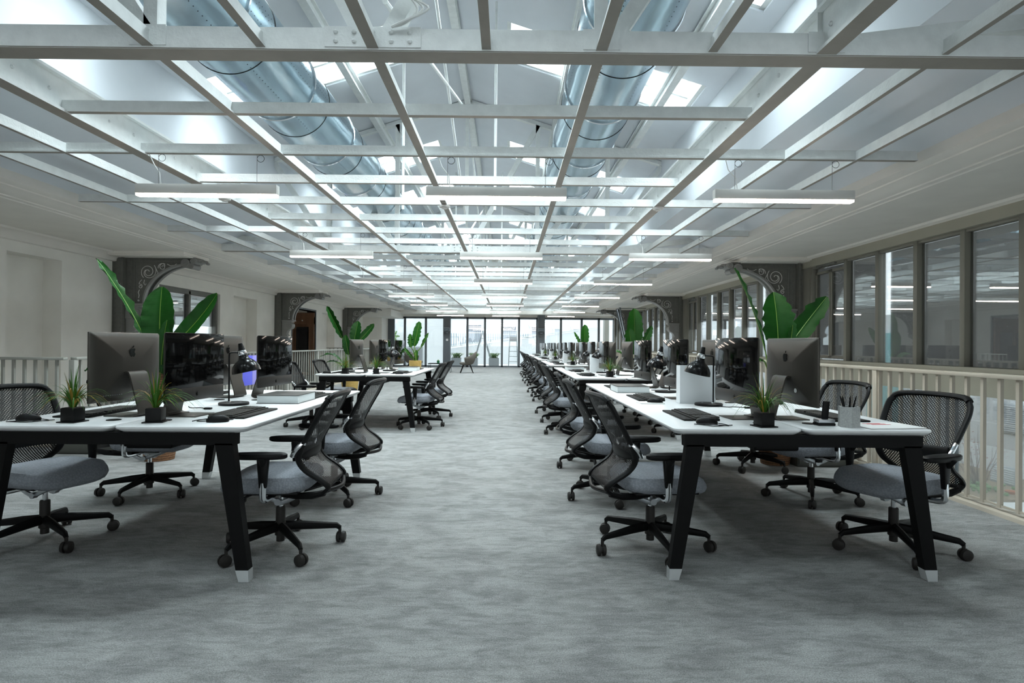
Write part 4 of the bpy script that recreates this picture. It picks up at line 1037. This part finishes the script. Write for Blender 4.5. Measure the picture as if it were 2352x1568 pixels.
big_plant('leafy_floor_plant', 'tall broad-leaved plant in a yellow basket beyond the second stairwell bench', (-3.55, 13.2, 0), LV2, 'basketl', .50, .20, .15)
LV3 = [((.0, 0, 1.08), (-.02, .0, 1.90), .33, A(bend=.08, fold=.2)), ((.15, .0, 1.1), (.36, .05, 1.55), .15, A(bend=.08, fold=.4)), ((-.05, -.05, .95), (-.14, -.05, 1.5), .24, A(bend=.1, fold=.2)), ((-.2, 0, .9), (-.5, 0, 1.0), .12, A(bend=.3, fold=.4, face=(0, -.4, 1)))]
big_plant('leafy_floor_plant', 'broad-leaved plant with one bright upright leaf beside the second window-row bench', (2.62, 12.1, 0), LV3, 'basketl', .50, .20, .15, leafm='leafl')
LV4 = [((.0, 0, 1.08), (.0, .0, 1.83), .28, A(bend=.05, fold=.2)), ((-.1, .0, 1.1), (-.36, .05, 1.58), .10, A(bend=.08, fold=.4)), ((.1, 0, .9), (.4, 0, 1.1), .12, A(bend=.3, fold=.4, face=(0, -.4, 1)))]
big_plant('leafy_floor_plant', 'broad-leaved plant beside the fourth window-row bench', (2.62, 20.0, 0), LV4, 'basketl', .50, .20, .15, leafm='leafl')
LV5 = [((-.02, 0, .36), (.06, .0, .76), .13, A(bend=.05, fold=.2)), ((-.07, .0, .34), (-.09, .0, .56), .09, A(bend=.05, fold=.3)), ((.09, .0, .34), (.21, .0, .58), .05, A(bend=.1, fold=.5)), ((-.03, 0, .15), (-.20, 0, .36), .05, A(bend=.1, fold=.5)), ((.02, 0, .12), (.02, -.02, .30), .06, A(bend=.1, fold=.3))]
big_plant('leafy_desk_plant', 'small broad-leaved plant in a yellow basket on the second stairwell bench', (-1.50, 9.5, ZD), LV5, 'basketl', .13, .10, .09, leafm='leafl')

# ---------------------------------------------------------------- low cabinets, lounge corner
def low_cabinet(x, y, w_, label):
    t = thing('low_cabinet', label, 'cabinet', (x, y, 0), 0, 'low slatted cabinets'); MB().box(-w_ / 2, w_ / 2, -.2, .2, .0, .44, .004).build('body', 'cab', t)
    for i in range(4): MB().box(-w_ / 2 + .01, w_ / 2 - .01, -.215, -.2, .02 + i * .105, .115 + i * .105, .003).build('slat', 'cab', t)
low_cabinet(-4.28, 6.15, .64, 'low dark slatted cabinet standing at the stairwell balustrade'); low_cabinet(3.02, 5.75, .52, 'low dark slatted cabinet standing at the window-side balustrade')
def lounge(x, y, rz, sc, label):   # faces -x at rz=0
    t = thing('lounge_chair', label, 'lounge chair', (x, y, 0), rz, 'lounge chairs'); t.scale = (sc,) * 3
    b = MB(); rows = []
    for i in range(13):
        a = -PI * .62 + PI * 1.24 * i / 12; r = []
        back = (math.cos(a) + 1) / 2
        for (k, z) in ((.45, .33), (.75, .36), (.92, .44), (1.0, .52), (1.02 + .22 * back ** 3, .56 + .26 * back ** 3)): r.append((.31 * k * math.cos(a) + .02, .33 * k * math.sin(a), z + (.02 if k > .9 else 0)))
        rows.append(r)
    s_ = b.strip(rows).build('shell', 'felt', t); sm = s_.modifiers.new('solid', 'SOLIDIFY'); sm.thickness = .035
    MB().lathe([(0, .30), (.16, .30), (.24, .34), (.27, .38), (.24, .42), (0, .43)], (-.03, 0, 0), n=24, rv=1.05).build('seat_cushion', 'felt', t)
    MB().box(.13, .22, -.2, .2, .42, .62, .035, M=None).build('back_cushion', 'felt', t)
    for sx in (-1, 1):
        for sy in (-1, 1): MB().tube([(sx * .13, sy * .14, .32), (sx * .25, sy * .22, 0)], [.024, .014], n=8).build('leg', 'black', t)
    return t
lounge(-1.62, 23.1, .1, 1.0, 'taupe lounge chair on black splayed legs beside the low table, back to the window row'); lounge(-3.62, 22.6, PI - .1, 1.15, 'taupe high-backed lounge chair behind the second stairwell bench, facing the low table')
t = thing('coffee_table', 'low black coffee table on thin legs between the lounge chairs', 'coffee table', (-2.72, 23.5, 0)); MB().box(-.45, .45, -.3, .3, .33, .36, .008).build('tabletop', 'black', t)
for sx in (-1, 1):
    MB().tube([(sx * .40, -.27, .33), (sx * .44, -.27, .006), (sx * .44, .27, .006), (sx * .40, .27, .33)], .008, n=6).build('leg_frame', 'black', t)
t = thing('green_cup', 'dark green cup with plant on the low coffee table', 'cup', (-2.78, 23.4, .36)); MB().lathe([(0, 0), (.05, 0), (.06, .1), (.055, .1), (.046, .01), (0, .01)]).build('vessel', 'green', t); MB().sphere((0, 0, .10), .045, n=8).build('foliage', 'bush', t)
# ================================================================ outside
struct(MB().box(-14, 14, YF + .3, 60, -.12, -.02).build('ground', 'pave'))
ZO = -2.05
b = MB(); b.box(WR + .3, 13.0, -8, YF + .3, ZO - .1, ZO); struct(b.build('ground', 'pave'))
gd = tag(MB().box(9.2, 12.38, 12.1, 24, ZO, ZO + .05).build('garden_soil', 'gravel'), 'brown planted earth bed outside below the window wall', 'soil'); gd['kind'] = 'stuff'
b = MB(); b.box(12.4, 12.7, -8, YF + 3, ZO, 2.2); struct(b.build('wall_outside', 'ext'))
struct(MB().box(12.3, 12.42, 18.3, 20.0, ZO, 1.6).build('wall_outside', 'teal'))
def louvre(x, y, z, w_, h, label):
    t = thing('wall_louvre', label, 'vent', (x, y, z), 0, 'wall louvres')
    MB().box(-.03, .02, -w_ / 2, w_ / 2, 0, h, .004).build('louvre_frame', 'planter', t)
    k = 0; s_ = MB(); nn = int(h / .05)
    for i in range(1, nn): s_.box(-.05, -.03, -w_ / 2 + .04, w_ / 2 - .04, i * .05, i * .05 + .022)
    s_.build('slats', 'ext', t)
louvre(12.37, 14.2, -.95, 1.0, .72, 'white slatted louvre high on the outside wall beyond the balustrade')
louvre(11.5, 13.5, ZO + .05, .7, .42, 'small grey slatted vent box standing on the garden earth')
def shrub(x, y, z, label):
    t = thing('garden_shrub', label, 'shrub', (x, y, z)); tw = MB(); lv = MB(); rnd = random.Random(3)
    for i in range(16):
        a = rnd.uniform(0, 2 * PI); r = rnd.uniform(.2, .55); h = rnd.uniform(.7, 1.5); p = [(0, 0, 0)]
        for k in range(1, 5): p.append((r * math.cos(a) * (k / 4) ** .8 + rnd.uniform(-.04, .04), r * math.sin(a) * (k / 4) ** .8 + rnd.uniform(-.04, .04), h * k / 4))
        tw.tube(p, [.012, .010, .007, .005, .003], n=5)
        for k in range(12):
            q = Vector(p[rnd.choice((2, 3, 4))]) + Vector([rnd.uniform(-.12, .12) for _ in range(3)]); s_ = .018
            u = Vector([rnd.uniform(-1, 1) for _ in range(3)]).normalized(); v = u.orthogonal().normalized()
            lv.bm.faces.new([lv.bm.verts.new(q + u * s_ * a_ + v * s_ * b_) for a_, b_ in ((-1, 0), (0, -.6), (1, 0), (0, .6))])
    tw.build('branches', 'twig', t); lv.build('leaves', 'redleaf', t, smooth=False)
shrub(10.6, 13.1, ZO + .04, 'bare shrub with small red leaves in the earth bed outside')
tp = thing('ground_cover', 'low green plants at the foot of the red-leaved shrub', 'plant', (10.5, 12.9, ZO + .05)); g = MB(); rnd = random.Random(5)
for i in range(60): g.sphere((rnd.gauss(0, .25), rnd.gauss(0, .25), rnd.uniform(.02, .12)), rnd.uniform(.02, .05), n=6)
g.build('foliage', 'bush', tp)
tp = thing('terracotta_shard', 'small orange terracotta piece lying on the garden earth', 'pot shard', (10.9, 12.6, ZO + .05)); MB().lathe([(0, 0), (.09, 0), (.12, .06), (.1, .06), (.08, .02), (0, .02)]).build('shell', 'orange', tp)

# terrace beyond the far glazing: ramp wall, fence, planters, ladders, buildings
P = []
for y in (34.0, 34.3): P += [(-9, y, -.02), (14, y, -.02), (14, y, 3.3), (-9, y, -.1 + .18)]
o = MB(); o.hexa([P[0], P[1], P[2], P[3], P[4], P[5], P[6], P[7]]); struct(o.build('wall_ramp', 'ext', smooth=False))
def zr(x): return .18 + (x + 9) * (3.12 / 23)
b = MB(); b.hexa([(-9, 33.94, zr(-9)), (14, 33.94, zr(14)), (14, 34.36, zr(14)), (-9, 34.36, zr(-9)), (-9, 33.94, zr(-9) + .07), (14, 33.94, zr(14) + .07), (14, 34.36, zr(14) + .07), (-9, 34.36, zr(-9) + .07)]); struct(b.build('trim_10', 'pave'))
fn = thing('picket_fence', 'grey steel picket fence standing on the sloping terrace wall', 'fence', (0, 34.15, 0))
x = -6.0; pk = None
while x < 1.95:
    z0 = zr(x) + .07
    MB().box(x - .022, x + .022, -.015, .015, z0, 1.76).build('picket', 'fence', fn, smooth=False); x += .135
MB().hexa([(-6, -.03, 1.52), (1.9, -.03, 1.52), (1.9, .03, 1.52), (-6, .03, 1.52), (-6, -.03, 1.55), (1.9, -.03, 1.55), (1.9, .03, 1.55), (-6, .03, 1.55)]).build('top_rail', 'fence', fn)
MB().hexa([(-6, -.03, zr(-6) + .12), (1.9, -.03, zr(1.9) + .12), (1.9, .03, zr(1.9) + .12), (-6, .03, zr(-6) + .12), (-6, -.03, zr(-6) + .15), (1.9, -.03, zr(1.9) + .15), (1.9, .03, zr(1.9) + .15), (-6, .03, zr(-6) + .15)]).build('bottom_rail', 'fence', fn)
# white house
b = MB(); b.box(-4.6, 14, 44, 44.5, -.1, 9); b.box(-4.6, 14, 43.85, 44, 3.05, 3.2); b.box(8.1, 8.7, 43.7, 44, 0, 9); struct(b.build('wall_house', 'ext'))
def barred(x, w_, z0, z1, label, bars=True):
    t = thing('barred_window' if bars else 'small_house_window', label, 'window', (x, 43.98, 0), 0, 'windows of the white house')
    f = MB(); f.box(-w_ / 2 - .15, -w_ / 2, -.06, 0, z0, z1 + .15); f.box(w_ / 2, w_ / 2 + .15, -.06, 0, z0, z1 + .15); f.box(-w_ / 2 - .2, w_ / 2 + .2, -.09, 0, z1, z1 + .2); f.build('surround', 'ext', t)
    MB().box(-w_ / 2, w_ / 2, -.02, 0, z0, z1).build('shutter', 'planter', t)
    if bars:
        for i in range(7): MB().box(-w_ / 2 + (i + .5) * w_ / 7 - .035, -w_ / 2 + (i + .5) * w_ / 7 + .035, -.05, -.02, z0, z1).build('bar', 'winbar', t, smooth=False)
        for z in (z1 - .3, z1 - .6): MB().box(-w_ / 2, w_ / 2, -.06, -.05, z, z + .05).build('crossbar', 'ext', t)
barred(-2.5, .95, 1.3, 2.55, 'barred window in the white house, seen behind the leaning ladder'); barred(.1, .95, 1.3, 2.45, 'barred window in the white house, seen behind the upright ladder'); barred(2.05, .55, 1.3, 2.45, 'narrow barred window in the white house beside the grey column')
barred(3.75, .5, 1.75, 2.3, 'small shuttered window in the white house, nearer the grey column', False); barred(5.1, .4, 1.9, 2.3, 'small shuttered window in the white house, behind the far palm leaf', False)
# rock face and rendered block on the niche side of the terrace
b = MB()
def jit(x0, x1, y, z0, z1, nx, nz, amp, rnd):
    return [[(x0 + (x1 - x0) * i / nx, y + rnd.uniform(-amp, amp), z0 + (z1 - z0) * j / nz) for i in range(nx + 1)] for j in range(nz + 1)]
b.strip(jit(-13, -5.2, 40, 0, 8, 20, 16, .25, random.Random(2))); struct(b.build('wall_rock', 'extg'))
struct(MB().box(-5.9, -3.35, 33, 33.3, -.1, 6).build('wall_rendered', 'ext')); struct(MB().box(-9, -5.9, 32.9, 33.2, -.1, 1.75).build('wall_rendered', 'ext'))
t = thing('terrace_heat_unit', 'grey louvred metal box standing on the terrace behind the far palm', 'equipment box', (-4.95, 31.2, -.02)); MB().box(-.45, .45, -.2, .2, .0, 1.0, .01).build('casing', 'planter', t)
for i in range(8): MB().box(-.36 + i * .1, -.33 + i * .1, -.215, -.2, .12, .92).build('fin', 'winbar', t, smooth=False)
b = thing('terrace_bush', 'pale green bush growing over the low terrace wall', 'bush', (-6.4, 32.3, 1.0)); g = MB(); rnd = random.Random(9)
for i in range(90): g.sphere((rnd.gauss(0, .18), rnd.gauss(0, .15), .45 + rnd.gauss(0, .25)), rnd.uniform(.03, .07), n=6)
g.cyl((0, 0, -1), (0, 0, .4), .03, n=6); g.build('foliage', 'bush', b)
def planter(x, w_, label, seed):
    t = thing('planter_box', label, 'planter', (x, 30.1, -.02), 0, 'planters on the terrace'); h = .44
    f = MB(); f.box(-w_ / 2, w_ / 2, -.2, .2, 0, h, .01); f.build('box', 'planter', t); MB().box(-w_ / 2 + .02, w_ / 2 - .02, -.18, .18, h - .01, h + .01).build('soil', 'soil', t)
    g = MB(); rnd = random.Random(seed)
    for i in range(70):
        a = rnd.uniform(0, 2 * PI); l = rnd.uniform(.12, .32); x0, y0 = rnd.uniform(-w_ * .35, w_ * .35), rnd.uniform(-.12, .12)
        g.tube([(x0, y0, h), (x0 + math.cos(a) * l * .4, y0 + math.sin(a) * l * .4, h + l * .75), (x0 + math.cos(a) * l, y0 + math.sin(a) * l, h + l * .8)], [.006, .014, .002], n=4)
    g.build('foliage', 'bush', t)
planter(-2.65, .5, 'terrace planter box with leafy plants beside the grey column', 1); planter(-1.75, .40, 'terrace planter box behind the brown lounge chair', 2); planter(-.72, .52, 'terrace planter box at the foot of the leaning ladder', 3); 
def ladder(x, y, rz, label, kind):
    t = thing('step_ladder', label, 'ladder', (x, y, -.02), rz, 'aluminium ladders on the terrace')
    H = 1.85
    for s_ in (-1, 1):
        MB().tube([(s_ * .24, -.55, 0), (s_ * .17, 0, H)], .028, n=6).build('rail', 'alu', t); MB().tube([(s_ * .24, .5, 0), (s_ * .17, .02, H - .1)], .022, n=6).build('rear_rail', 'alu', t)
    for k in range(1, 7):
        f_ = k / 7; MB().box(-.24 + .07 * f_, .24 - .07 * f_, -.55 * (1 - f_) - .04, -.55 * (1 - f_) + .04, H * f_ - .012, H * f_ + .012).build('step', 'alu', t)
    MB().box(-.16, .16, -.15, .08, H - .42, H - .38).build('platform', 'alu', t)
    if kind: MB().box(-.17, .17, -.10, -.08, H - .55, H - .30).build('back_panel', 'planter', t)
ladder(-1.35, 30.9, PI / 2 + .15, 'aluminium step ladder seen from the side on the terrace, behind the lounge chair', 0)
ladder(.27, 30.6, 0, 'aluminium step ladder facing the hall on the terrace, near the window row', 1)
